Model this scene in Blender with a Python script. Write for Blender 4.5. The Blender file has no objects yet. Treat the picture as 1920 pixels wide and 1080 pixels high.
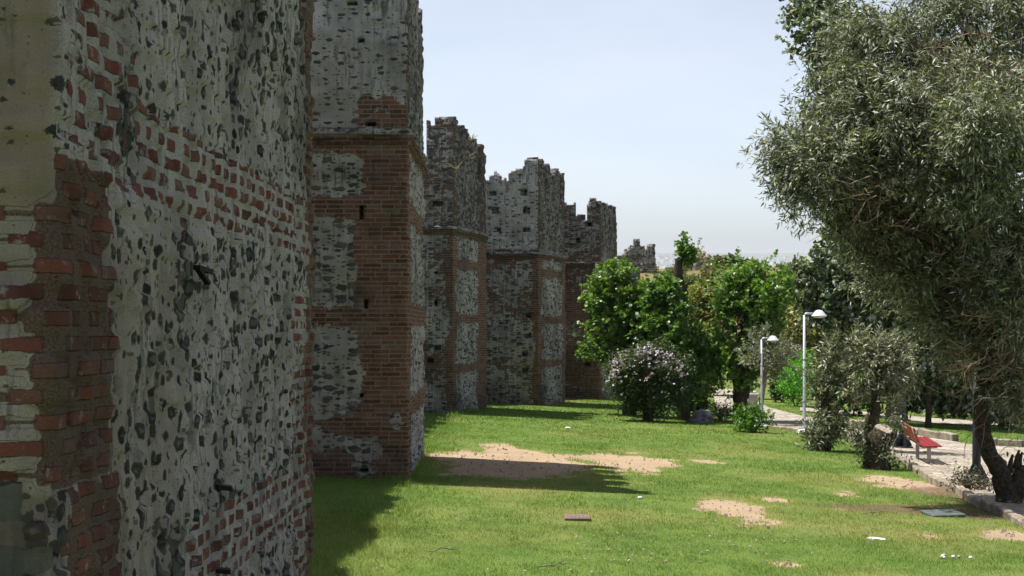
import bpy, math, random
import numpy as np
from mathutils import Vector, Matrix

# ------------------------------------------------------------------ camera, world, sun
SC = bpy.context.scene
COL = SC.collection
F, HY = 3000.0, 490.0            # focal length and eye level measured on the 1920x1080 photograph
SLOPE = 0.0436                   # the wall's courses run downhill by this much
R = math.radians

cam_d = bpy.data.cameras.new("camera")
cam_d.lens = 36.0 * F / 1920.0
cam_d.sensor_width = 36.0
cam_d.shift_y = -(540.0 - HY) / 1920.0
cam_d.clip_start = 0.1
cam_d.clip_end = 60000.0
cam = bpy.data.objects.new("camera", cam_d)
cam.rotation_euler = (R(90), 0, 0)
COL.objects.link(cam)
SC.camera = cam

SUN_EL, SUN_AZ = 66.0, -80.0     # azimuth from +Y towards +X
world = bpy.data.worlds.new("World")
SC.world = world
world.use_nodes = True
wn = world.node_tree
bg = wn.nodes["Background"]
sky = wn.nodes.new("ShaderNodeTexSky")
sky.sky_type = 'NISHITA'
sky.sun_disc = False
sky.sun_elevation = R(SUN_EL)
sky.sun_rotation = R(SUN_AZ)
sky.altitude = 120
sky.air_density = 0.8
sky.dust_density = 0.7
sky.ozone_density = 8.0
hs = wn.nodes.new('ShaderNodeHueSaturation')
hs.inputs['Saturation'].default_value = 0.43
wn.links.new(sky.outputs[0], hs.inputs['Color'])
tc = wn.nodes.new('ShaderNodeTexCoord')
mp = wn.nodes.new('ShaderNodeMapping'); mp.inputs['Scale'].default_value = (3.0, 3.0, 11.0)
cn = wn.nodes.new('ShaderNodeTexNoise'); cn.inputs['Scale'].default_value = 1.6; cn.inputs['Detail'].default_value = 5.0
cr = wn.nodes.new('ShaderNodeMapRange'); cr.inputs[1].default_value = .45; cr.inputs[2].default_value = .75; cr.inputs[3].default_value = 0; cr.inputs[4].default_value = .2
cm = wn.nodes.new('ShaderNodeMix'); cm.data_type = 'RGBA'; cm.inputs[7].default_value = (6.6, 6.6, 6.7, 1)      # thin wisps of summer haze cloud
wn.links.new(tc.outputs['Generated'], mp.inputs[0]); wn.links.new(mp.outputs[0], cn.inputs['Vector'])
wn.links.new(cn.outputs['Fac'], cr.inputs[0]); wn.links.new(cr.outputs[0], cm.inputs[0])
wn.links.new(hs.outputs[0], cm.inputs[6]); wn.links.new(cm.outputs[2], bg.inputs[0])
bg.inputs[1].default_value = 0.097

sd = bpy.data.lights.new("sun", 'SUN')
sd.energy = 4.9
sd.angle = R(0.53)
sd.color = (1.0, 0.95, 0.87)
so = bpy.data.objects.new("sun", sd)
sdir = Vector((math.sin(R(SUN_AZ)) * math.cos(R(SUN_EL)), math.cos(R(SUN_AZ)) * math.cos(R(SUN_EL)), math.sin(R(SUN_EL))))
so.rotation_euler = sdir.to_track_quat('Z', 'Y').to_euler()
so.location = (-20, 10, 40)
COL.objects.link(so)

SC.view_settings.view_transform = 'Standard'
SC.view_settings.look = 'None'
SC.view_settings.exposure = 0.82
SC.view_settings.gamma = 1.0
SC.cycles.max_bounces = 6
SC.cycles.volume_bounces = 0
SC.cycles.use_denoising = True

# ------------------------------------------------------------------ numeric helpers
rng = np.random.default_rng(7)
random.seed(7)

def hsh(ix, iy, seed=0):
    ix = np.asarray(ix).astype(np.int64); iy = np.asarray(iy).astype(np.int64)
    h = (ix * 374761393 + iy * 668265263 + seed * 1442695041) & 0x7fffffff
    h = ((h ^ (h >> 13)) * 1274126177) & 0x7fffffff
    h = ((h ^ (h >> 16)) * 974634541) & 0x7fffffff
    return ((h ^ (h >> 15)) & 0xffffff) / float(0xffffff)

def vnoise(x, y, seed=0):
    x = np.asarray(x, float); y = np.asarray(y, float)
    ix = np.floor(x); iy = np.floor(y)
    fx = x - ix; fy = y - iy
    fx = fx * fx * (3 - 2 * fx); fy = fy * fy * (3 - 2 * fy)
    a = hsh(ix, iy, seed); b = hsh(ix + 1, iy, seed); c = hsh(ix, iy + 1, seed); d = hsh(ix + 1, iy + 1, seed)
    return (a * (1 - fx) + b * fx) * (1 - fy) + (c * (1 - fx) + d * fx) * fy

def fbm(x, y, seed=0, oct=4):
    s = 0; a = 0.5; t = 0
    for k in range(oct):
        s = s + a * vnoise(x, y, seed + k * 17); t += a
        x = x * 2.03 + 5.1; y = y * 2.03 + 1.7; a *= 0.5
    return s / t

def sst(a, b, x):
    t = np.clip((np.asarray(x, float) - a) / (b - a), 0, 1)
    return t * t * (3 - 2 * t)

def ground_z(x, y):
    x = np.asarray(x, float); y = np.asarray(y, float)
    yy = np.clip(y, -40, 98)
    xx = np.clip(x, -14, 40)
    z = -2.844 - 0.0447 * yy - 0.042 * xx * (1 - sst(98, 125, y))
    z = z + sst(98, 124, y) * 6.45
    z = z - sst(175, 330, y) * 57.0 - sst(45, 150, np.abs(x)) * 3.0
    return z

def W(px, py, Y):
    return Vector(((px - 960) / F * Y, Y, (HY - py) / F * Y))

def G(px, py, lift=0.0):
    k = (py - HY) / F - 0.0447 - 0.042 * (px - 960) / F
    Y = (2.844 - lift) / k
    return Vector(((px - 960) / F * Y, Y, -(py - HY) / F * Y))

def GY(px, Y, lift=0.0):
    X = (px - 960) / F * Y
    return Vector((X, Y, float(ground_z(X, Y)) + lift))

# ------------------------------------------------------------------ object helpers
def tag(o, label=None, cat=None, group=None, kind=None):
    if label: o['label'] = label
    if cat: o['category'] = cat
    if group: o['group'] = group
    if kind: o['kind'] = kind
    return o

def empty(name, loc):
    o = bpy.data.objects.new(name, None)
    o.location = loc
    o.empty_display_size = 0.2
    COL.objects.link(o)
    return o

def link(name, me, mat=None, parent=None):
    """mesh is in world coordinates; parents are unrotated empties/meshes"""
    o = bpy.data.objects.new(name, me)
    COL.objects.link(o)
    if mat: me.materials.append(mat)
    if parent:
        o.parent = parent
        off = Vector((0, 0, 0)); p = parent
        while p:
            off += p.location; p = p.parent
        o.location = -off
    return o

def mesh_np(name, V, Q, uv=None, cols=None, smooth=False):
    """V (n,3), Q (m,k) equal-sided faces, uv per vertex, cols {name:(n,4)} per vertex"""
    V = np.asarray(V, np.float32); Q = np.asarray(Q, np.int32)
    me = bpy.data.meshes.new(name)
    k = Q.shape[1]
    me.vertices.add(len(V)); me.vertices.foreach_set('co', V.ravel())
    me.loops.add(Q.size); me.loops.foreach_set('vertex_index', Q.ravel())
    me.polygons.add(len(Q)); me.polygons.foreach_set('loop_start', np.arange(0, Q.size, k, dtype=np.int32))
    try: me.polygons.foreach_set('loop_total', np.full(len(Q), k, dtype=np.int32))
    except Exception: pass
    if smooth: me.polygons.foreach_set('use_smooth', np.ones(len(Q), dtype=bool))
    me.update(calc_edges=True)
    if uv is not None:
        l = me.uv_layers.new(name='UVMap')
        l.data.foreach_set('uv', np.asarray(uv, np.float32)[Q.ravel()].ravel())
    if cols:
        for n, c in cols.items():
            a = me.color_attributes.new(n, 'FLOAT_COLOR', 'POINT')
            a.data.foreach_set('color', np.asarray(c, np.float32).ravel())
    me.validate()
    return me

class MB:
    """collects shapes, builds one mesh"""
    def __init__(s): s.v = []; s.f = []; s.sm = []
    def add(s, vs, fs, smooth=False):
        n = len(s.v)
        s.v += [tuple(v) for v in vs]
        for f in fs: s.f.append(tuple(i + n for i in f)); s.sm.append(smooth)
    def box(s, c, size, rz=0, rx=0, ry=0, taper=1.0, jit=0.0):
        m = Matrix.Rotation(rz, 4, 'Z') @ Matrix.Rotation(ry, 4, 'Y') @ Matrix.Rotation(rx, 4, 'X')
        vs = []
        for z in (-1, 1):
            for x, y in ((-1, -1), (1, -1), (1, 1), (-1, 1)):
                k = taper if z > 0 else 1
                p = Vector((x * size[0] / 2 * k, y * size[1] / 2 * k, z * size[2] / 2))
                p += Vector([random.uniform(-jit, jit) for _ in range(3)])
                vs.append(Vector(c) + m @ p)
        s.add(vs, [(0, 3, 2, 1), (4, 5, 6, 7), (0, 1, 5, 4), (1, 2, 6, 5), (2, 3, 7, 6), (3, 0, 4, 7)])
    def bbox(s, c, size, b=0.02, rz=0, rx=0, ry=0):
        """chamfered box"""
        m = Matrix.Rotation(rz, 4, 'Z') @ Matrix.Rotation(ry, 4, 'Y') @ Matrix.Rotation(rx, 4, 'X')
        hx, hy, hz = [q / 2 for q in size]
        b = min(b, hx * .9, hy * .9, hz * .9)
        rings = [(-hz, b), (-hz + b, 0), (hz - b, 0), (hz, b)]
        vs = []; fs = []
        for z, i in rings:
            a, c2 = hx - i, hy - i
            for x, y in ((-a + b, -c2), (a - b, -c2), (a, -c2 + b), (a, c2 - b), (a - b, c2), (-a + b, c2), (-a, c2 - b), (-a, -c2 + b)):
                vs.append(Vector(c) + m @ Vector((x, y, z)))
        for r in range(3):
            for k in range(8):
                fs.append((r * 8 + k, r * 8 + (k + 1) % 8, r * 8 + 8 + (k + 1) % 8, r * 8 + 8 + k))
        fs.append(tuple(range(7, -1, -1))); fs.append(tuple(range(24, 32)))
        s.add(vs, fs)
    def tube(s, pts, rad, n=8, bump=0.0, cap=True):
        pts = [Vector(p) for p in pts]
        if not hasattr(rad, '__len__'): rad = [rad] * len(pts)
        vs = []; fs = []
        ref = Vector((0.31, 0.87, 0.12))
        for i, p in enumerate(pts):
            d = (pts[min(i + 1, len(pts) - 1)] - pts[max(i - 1, 0)])
            if d.length < 1e-9: d = Vector((0, 0, 1))
            d.normalize()
            a = d.cross(ref)
            if a.length < 0.05: a = d.cross(Vector((1, 0, 0)))
            a.normalize(); b = d.cross(a)
            for k in range(n):
                t = 2 * math.pi * k / n
                r = rad[i] * (1 + bump * random.uniform(-1, 1) + bump * .8 * math.sin(3 * t + i * .15))
                vs.append(p + a * (r * math.cos(t)) + b * (r * math.sin(t)))
        for i in range(len(pts) - 1):
            for k in range(n):
                fs.append((i * n + k, i * n + (k + 1) % n, (i + 1) * n + (k + 1) % n, (i + 1) * n + k))
        if cap:
            fs.append(tuple(range(n - 1, -1, -1)))
            fs.append(tuple(range((len(pts) - 1) * n, len(pts) * n)))
        s.add(vs, fs, True)
    def lathe(s, c, prof, n=20, sy=1.0):
        vs = []; fs = []
        for r, z in prof:
            for k in range(n):
                t = 2 * math.pi * k / n
                vs.append((c[0] + r * math.cos(t), c[1] + sy * r * math.sin(t), c[2] + z))
        for i in range(len(prof) - 1):
            for k in range(n):
                fs.append((i * n + k, i * n + (k + 1) % n, (i + 1) * n + (k + 1) % n, (i + 1) * n + k))
        fs.append(tuple(range(n - 1, -1, -1))); fs.append(tuple(range((len(prof) - 1) * n, len(prof) * n)))
        s.add(vs, fs, True)
    def build(s, name, mat=None, parent=None):
        me = bpy.data.meshes.new(name)
        me.from_pydata([tuple(v) for v in s.v], [], s.f)
        me.polygons.foreach_set('use_smooth', s.sm)
        me.update()
        return link(name, me, mat, parent)

# ------------------------------------------------------------------ material helpers
class NT:
    def __init__(s, name):
        s.m = bpy.data.materials.new(name); s.m.use_nodes = True
        s.t = s.m.node_tree; s.t.nodes.clear()
        s.out = s.t.nodes.new('ShaderNodeOutputMaterial')
    def n(s, ty, ins=None, **props):
        nd = s.t.nodes.new(ty)
        for k, v in props.items(): setattr(nd, k, v)
        for k, v in (ins or {}).items(): s.set(nd.inputs[k], v)
        return nd
    def set(s, sock, v):
        if isinstance(v, bpy.types.NodeSocket): s.t.links.new(v, sock)
        elif isinstance(v, bpy.types.Node): s.t.links.new(v.outputs[0], sock)
        else:
            if hasattr(sock.default_value, '__len__') and not hasattr(v, '__len__'): v = [v] * len(sock.default_value)
            if hasattr(sock.default_value, '__len__') and len(v) == 3 and len(sock.default_value) == 4: v = tuple(v) + (1,)
            sock.default_value = v
    def math(s, op, a, b=0.0, c=0.0, clamp=False):
        nd = s.t.nodes.new('ShaderNodeMath'); nd.operation = op; nd.use_clamp = clamp
        s.set(nd.inputs[0], a); s.set(nd.inputs[1], b); s.set(nd.inputs[2], c)
        return nd.outputs[0]
    def vm(s, op, a, b):
        nd = s.t.nodes.new('ShaderNodeVectorMath'); nd.operation = op
        s.set(nd.inputs[0], a); s.set(nd.inputs[1], b)
        return nd.outputs[0]
    def mix(s, f, a, b, blend='MIX'):
        nd = s.t.nodes.new('ShaderNodeMix'); nd.data_type = 'RGBA'; nd.blend_type = blend
        s.set(nd.inputs[0], f); s.set(nd.inputs[6], a); s.set(nd.inputs[7], b)
        return nd.outputs[2]
    def ramp(s, f, stops, interp='LINEAR'):
        nd = s.t.nodes.new('ShaderNodeValToRGB'); cr = nd.color_ramp; cr.interpolation = interp
        while len(cr.elements) < len(stops): cr.elements.new(0.5)
        for e, (p, c) in zip(cr.elements, stops):
            e.position = p; e.color = tuple(c) + (1,) if len(c) == 3 else c
        s.set(nd.inputs[0], f)
        return nd.outputs[0]
    def rng(s, x, a, b, c=0.0, d=1.0, smooth=True):
        nd = s.t.nodes.new('ShaderNodeMapRange'); nd.interpolation_type = 'SMOOTHSTEP' if smooth else 'LINEAR'
        for i, v in enumerate((x, a, b, c, d)): s.set(nd.inputs[i], v)
        return nd.outputs[0]
    def noise(s, vec, scale, detail=4, rough=0.55):
        nd = s.n('ShaderNodeTexNoise', {'Vector': vec, 'Scale': scale, 'Detail': detail, 'Roughness': rough})
        return nd
    def pr(s, col, rough=0.8, spec=0.3, metal=0.0, normal=None):
        nd = s.n('ShaderNodeBsdfPrincipled')
        s.set(nd.inputs['Base Color'], col); s.set(nd.inputs['Roughness'], rough)
        s.set(nd.inputs['Specular IOR Level'], spec); s.set(nd.inputs['Metallic'], metal)
        if normal is not None: s.set(nd.inputs['Normal'], normal)
        return nd
    def bump(s, h, strength=0.5, dist=0.02):
        nd = s.n('ShaderNodeBump', {'Strength': strength, 'Distance': dist, 'Height': h})
        return nd.outputs[0]
    def done(s, sh): s.set(s.out.inputs['Surface'], sh); return s.m

def masonry(name, bw=0.35, rh=0.085, ms=0.011, stone=(0.24, 0.10), mortar=((0.19, 0.145, 0.11), (0.34, 0.28, 0.22)),
            plaster=((0.33, 0.312, 0.292), (0.54, 0.518, 0.495)), disp=0.0, brickcols=None, fine=1.0, squ=1.0):
    t = NT(name)
    uv = t.n('ShaderNodeUVMap', uv_map='UVMap').outputs[0]
    at = t.n('ShaderNodeAttribute', attribute_name='zone')
    sep = t.n('ShaderNodeSeparateColor', {0: at.outputs['Color']})
    zb, zs, zd, zt = sep.outputs[0], sep.outputs[1], sep.outputs[2], at.outputs['Alpha']
    n1 = t.noise(uv, 9.0, 5, 0.6)
    dist = t.vm('MULTIPLY', t.vm('SUBTRACT', n1.outputs['Color'], (.5, .5, .5)), (.075, .06, 0) if disp == 0 else (.022, .018, 0))
    n2 = t.noise(uv, 38.0 * fine, 4, 0.65)
    dist2 = t.vm('MULTIPLY', t.vm('SUBTRACT', n2.outputs['Color'], (.5, .5, .5)), (.03, .022, 0) if disp == 0 else (.034, .024, 0))
    uvd = t.vm('ADD', t.vm('ADD', uv, dist), dist2)
    nlow = t.noise(uv, 1.1, 5, 0.6).outputs['Fac']
    nmid = t.noise(uv, 4.5, 6, 0.65).outputs['Fac']
    nfine = t.noise(uv, 60.0 * fine, 5, 0.7).outputs['Fac']
    streak = t.noise(t.vm('MULTIPLY', uvd, (13, 1.6, 1)), 1.0, 6, 0.7).outputs['Fac']
    # --- brick courses
    uvb = t.vm('ADD', uv, t.vm('ADD', t.vm('MULTIPLY', dist, (.55, .3, 0)), t.vm('MULTIPLY', dist2, (.9, .75, 0))))
    if squ != 1.0: uvb = t.vm('MULTIPLY', uvb, (squ, 1, 1))
    br = t.n('ShaderNodeTexBrick', {'Vector': uvb, 'Color1': (0, 0, 0, 1), 'Color2': (1, 1, 1, 1), 'Mortar': (.5, .5, .5, 1), 'Scale': 1.0,
             'Mortar Size': ms, 'Mortar Smooth': 0.25, 'Bias': 0.0, 'Brick Width': bw, 'Row Height': rh}, offset=0.43, squash=0.72, squash_frequency=3)
    bcol = t.ramp(br.outputs['Color'], brickcols or [(0, (.095, .042, .032)), (.35, (.17, .068, .045)), (.7, (.235, .10, .062)), (1, (.19, .13, .10))])
    bcol = t.mix(t.rng(nfine, .3, .75, 0, .55), bcol, (.055, .04, .034))
    bcol = t.mix(t.rng(nmid, .5, .75, 0, .45), bcol, (.12, .09, .075))
    lime = t.noise(uv, 11.0, 6, .75).outputs['Fac']
    bcol = t.mix(t.rng(lime, .54, .66, 0, .6), bcol, mortar[1])
    mcol = t.mix(nmid, mortar[0], mortar[1])
    mcol = t.mix(t.rng(nfine, .45, .7, 0, .6), mcol, (.09, .075, .062))
    gone = t.rng(nmid, .62, .70, 0, 1)
    mfac = t.math('MAXIMUM', br.outputs['Fac'], t.math('MULTIPLY', gone, .55))
    # --- rubble in plaster
    sv = t.vm('MULTIPLY', uvd, (1 / stone[0], 1 / stone[1], 1))
    vo = t.n('ShaderNodeTexVoronoi', {'Vector': sv, 'Scale': 1.0, 'Randomness': 0.9}, voronoi_dimensions='2D', feature='F1')
    vs = t.n('ShaderNodeSeparateColor', {0: vo.outputs['Color']})
    rad = t.math('MULTIPLY', t.rng(vs.outputs[0], .22, 1.0, .02, .56, False), zs)
    rad = t.math('ADD', rad, t.math('MULTIPLY', t.math('SUBTRACT', nmid, .5), .55))
    edge = t.math('SUBTRACT', rad, vo.outputs['Distance'])
    edge = t.math('ADD', edge, t.math('MULTIPLY', t.math('SUBTRACT', nfine, .5), .16 if disp == 0 else .34))
    smask = t.rng(edge, -.03, .06) if disp == 0 else t.rng(edge, -.012, .02)
    sv2 = t.vm('MULTIPLY', uvd, (2.6 / stone[0], 2.2 / stone[1], 1))
    vo2 = t.n('ShaderNodeTexVoronoi', {'Vector': sv2, 'Scale': 1.0, 'Randomness': 1.0}, voronoi_dimensions='2D', feature='F1')
    vs2 = t.n('ShaderNodeSeparateColor', {0: vo2.outputs['Color']})
    rad2 = t.math('MULTIPLY', t.rng(vs2.outputs[0], .62 if disp == 0 else .56, 1.0, .0, .5, False), zs)
    smask2 = t.rng(t.math('SUBTRACT', rad2, vo2.outputs['Distance']), -.01, .05)
    scol = t.ramp(vs.outputs[1], [(0, (.032, .035, .035)), (.3, (.055, .06, .056)), (.6, (.08, .084, .074)), (.85, (.125, .12, .105)), (1, (.14, .09, .062))])
    scol = t.mix(t.rng(nfine, .35, .7, 0, .5), scol, (.13, .13, .12))
    pcol = t.mix(t.rng(nlow, .35, .65), plaster[0], plaster[1])
    pcol = t.mix(t.rng(nfine, .42, .72, 0, .6), pcol, (.16, .155, .14))
    pcol = t.mix(t.math('MULTIPLY', zt, .85), pcol, t.mix(nmid, (.21, .17, .12), (.31, .26, .185)))
    if disp > 0:
        grit = t.noise(uv, 140, 3, .8).outputs['Fac']
        pcol = t.mix(t.rng(grit, .52, .68, 0, .55), pcol, (.10, .095, .085))
        pcol = t.mix(1.0, pcol, (.84, .80, .80), 'MULTIPLY')
    grime = t.rng(t.math('ADD', streak, t.math('MULTIPLY', t.math('SUBTRACT', nlow, .5), .7)), .53, .68, 0, .75)
    pcol = t.mix(grime, pcol, (.085, .085, .085))
    base = t.mix(t.math('MULTIPLY', smask2, .85), pcol, t.mix(vs2.outputs[1], (.03, .03, .028), (.12, .09, .075)))
    dust = t.rng(t.math('ADD', vs.outputs[2], t.math('MULTIPLY', t.math('SUBTRACT', nfine, .5), .8)), (.6), 1.1, 0, .75 if disp == 0 else .4)
    scol = t.mix(dust, scol, pcol)
    base = t.mix(smask, base, scol)
    # --- combine
    if disp > 0:
        mfac = t.math('MAXIMUM', mfac, t.math('MULTIPLY', gone, .95))
        mfac = t.math('MULTIPLY', mfac, t.rng(zb, .9, 1.1, 1.0, .92))
        mcol = t.mix(t.rng(zb, .9, 1.03), pcol, t.mix(t.rng(nfine, .35, .65), (.055, .036, .028), (.16, .115, .088)))
    brick = t.mix(mfac, bcol, mcol)
    bm = t.math('ADD', zb, t.math('MULTIPLY', t.math('SUBTRACT', nmid, .5), 1.5))
    bm = t.math('ADD', bm, t.math('MULTIPLY', t.math('SUBTRACT', br.outputs['Color'], .5), .3))
    n22 = t.noise(uv, 1.9, 4, .6).outputs['Fac']
    bm = t.math('ADD', bm, t.math('MULTIPLY', t.math('SUBTRACT', n22, .5), 1.3 if disp == 0 else .35))
    bmask = t.rng(bm, .44, .54)
    stain = t.noise(t.vm('MULTIPLY', uvd, (2.2, .8, 1)), 1.0, 6, .7).outputs['Fac']
    colr = t.mix(bmask, base, brick)
    colr = t.mix(t.rng(stain, .52, .72, 0, .4), colr, (.115, .098, .085))
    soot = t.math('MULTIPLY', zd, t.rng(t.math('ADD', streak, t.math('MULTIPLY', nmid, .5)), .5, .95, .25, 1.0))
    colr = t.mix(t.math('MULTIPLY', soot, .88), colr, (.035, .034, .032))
    # --- height
    hs = t.math('MULTIPLY', smask, t.rng(edge, 0, .3, -.25, .5))
    hb = t.math('MULTIPLY', t.math('SUBTRACT', 1.0, mfac), .9)
    hr = t.math('ADD', t.math('MULTIPLY', bmask, t.math('MULTIPLY', t.math('SUBTRACT', hb, .5), .6)), t.math('MULTIPLY', t.math('SUBTRACT', 1.0, bmask), hs))
    h = t.math('ADD', hr, t.math('MULTIPLY', nfine, .35))
    h = t.math('ADD', h, t.math('MULTIPLY', nmid, .5))
    sh = t.pr(colr, .92, .12, 0, t.bump(h, .8 if disp == 0 else .55, .03 if disp == 0 else .018))
    if disp > 0:
        dn = t.n('ShaderNodeDisplacement', {'Height': h, 'Midlevel': .5, 'Scale': disp})
        t.set(t.out.inputs['Displacement'], dn.outputs[0])
        t.m.displacement_method = 'BOTH'
    return t.done(sh)

M = {}
M['near'] = masonry('masonry_near', bw=.33 * .38, rh=.098, ms=.024, squ=.38, stone=(.135, .092), mortar=((.17, .155, .135), (.33, .325, .31)),
                    disp=.014, fine=1.6, brickcols=[(0, (.085, .03, .025)), (.4, (.145, .045, .033)), (.75, (.20, .066, .046)), (1, (.15, .085, .07))])
M['wall'] = masonry('masonry')
M['wall_far'] = masonry('masonry_far', bw=.5, rh=.13, ms=.018, stone=(.34, .16))

def simple(name, col, rough=.6, spec=.4, metal=0, var=.25, scale=12, bump=.0, col2=None):
    t = NT(name)
    co = t.n('ShaderNodeTexCoord').outputs['Object']
    n = t.noise(co, scale, 5, .6).outputs['Fac']
    c2 = col2 or tuple(c * (1 - var) for c in col)
    c = t.mix(t.rng(n, .35, .65), col, c2)
    nrm = t.bump(n, .6, bump) if bump else None
    return t.done(t.pr(c, rough, spec, metal, nrm))

M['bark'] = simple('bark', (.075, .058, .044), .9, .1, 0, .5, 16, .03, (.028, .022, .017))
M['bark_pale'] = simple('bark_pale', (.26, .21, .16), .9, .1, 0, .4, 20, .02, (.12, .09, .07))
M['cutwood'] = simple('cut_wood', (.36, .30, .24), .85, .2, 0, .4, 25, .01)
M['metal'] = simple('galvanised', (.42, .45, .50), .45, .5, .3, .15, 18)
M['lamp'] = simple('lamp_shell', (.60, .60, .67), .4, .5, 0, .08, 9)
M['glass'] = simple('lamp_glass', (.55, .56, .55), .2, .6, 0, .1, 9)
M['dark'] = simple('dark_iron', (.022, .025, .036), .5, .4, .2, .3, 14)
M['rust'] = simple('rusty_iron', (.012, .011, .011), .7, .3, .3, .4, 30)
M['red'] = simple('red_paint', (.27, .022, .028), .5, .35, 0, .35, 22, .0, (.13, .018, .02))
M['red_sunlit'] = simple('sunlit_red_paint', (.36, .075, .035), .6, .3, 0, .35, 14, .0, (.22, .035, .025))  # brighter orange copy of the bench red; sunlight on the back put into the colour
M['steel'] = simple('bench_steel', (.40, .33, .29), .5, .4, .1, .25, 22)
M['concrete'] = simple('concrete', (.47, .45, .40), .9, .2, 0, .25, 8, .01)
M['beige'] = simple('beige_block', (.36, .29, .20), .9, .2, 0, .2, 8, .01)
M['kerb'] = simple('kerb_stone', (.31, .265, .215), .9, .2, 0, .45, 5, .02, (.16, .13, .10))
M['rock'] = simple('boulder', (.17, .17, .185), .9, .2, 0, .5, 4, .06, (.07, .07, .08))
M['white'] = simple('white_plastic', (.72, .73, .75), .4, .4, 0, .15, 20)
M['slate'] = simple('slate', (.10, .115, .115), .7, .3, 0, .3, 10, .01)
M['drain'] = simple('drain_iron', (.19, .13, .11), .8, .3, 0, .3, 20, .01)
M['house'] = simple('house_wall', (.62, .60, .58), .9, .1, 0, .1, .8)
M['tile'] = simple('roof_tile', (.36, .17, .11), .9, .1, 0, .3, 1.5)
M['pane'] = simple('window_dark', (.03, .035, .04), .2, .5, 0, .2, 2)
M['dry'] = simple('dry_stem', (.42, .33, .17), .9, .1, 0, .3, 8)
M['twig'] = simple('dead_twig', (.30, .23, .17), .9, .1, 0, .45, 3, 0, (.12, .08, .055))

def leaf_mat(name, trans=.25, rough=.5, spec=.35):
    t = NT(name)
    c = t.n('ShaderNodeAttribute', attribute_name='col').outputs['Color']
    p = t.pr(c, rough, spec)
    tr = t.n('ShaderNodeBsdfTranslucent', {'Color': t.mix(1.0, c, (1.25, 1.3, .55), 'MULTIPLY')})
    mx = t.n('ShaderNodeMixShader', {0: trans})
    t.set(mx.inputs[1], p); t.set(mx.inputs[2], tr)
    return t.done(mx)
M['leaf'] = leaf_mat('leaves', .36, .42, .45)
M['leaf_dull'] = leaf_mat('dull_leaves', .24, .5, .4)
M['blade'] = leaf_mat('grass_blades', .3, .6, .25)

# ------------------------------------------------------------------ masonry walls
def resample(points, du, rad=0.06):
    """polyline with rounded corners -> positions, outward normals, running length"""
    P = [np.array(p, float) for p in points]
    out = [P[0]]
    corner_at = []
    for i in range(1, len(P) - 1):
        a = (P[i - 1] - P[i]); b = (P[i + 1] - P[i])
        la, lb = np.linalg.norm(a), np.linalg.norm(b)
        a /= la; b /= lb
        p0, p1 = P[i] + a * rad, P[i] + b * rad
        for s in (0, .33, .67, 1):
            out.append((1 - s) ** 2 * p0 + 2 * s * (1 - s) * P[i] + s * s * p1)
        corner_at.append(len(out) - 2)
    out.append(P[-1])
    pts = []; src = []
    for i in range(len(out) - 1):
        L = np.linalg.norm(out[i + 1] - out[i]); n = max(1, int(round(L / du)))
        for k in range(n):
            pts.append(out[i] + (out[i + 1] - out[i]) * k / n); src.append(i if k == 0 else -1)
    pts.append(out[-1]); src.append(len(out) - 1)
    pts = np.array(pts)
    seg = np.linalg.norm(np.diff(pts, axis=0), axis=1)
    u = np.concatenate([[0], np.cumsum(seg)])
    d = np.gradient(pts, axis=0); d /= np.linalg.norm(d, axis=1)[:, None]
    nrm = np.stack([d[:, 1], -d[:, 0]], 1)
    corners = [u[src.index(c)] for c in corner_at]
    return pts, nrm, u, corners

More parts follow.
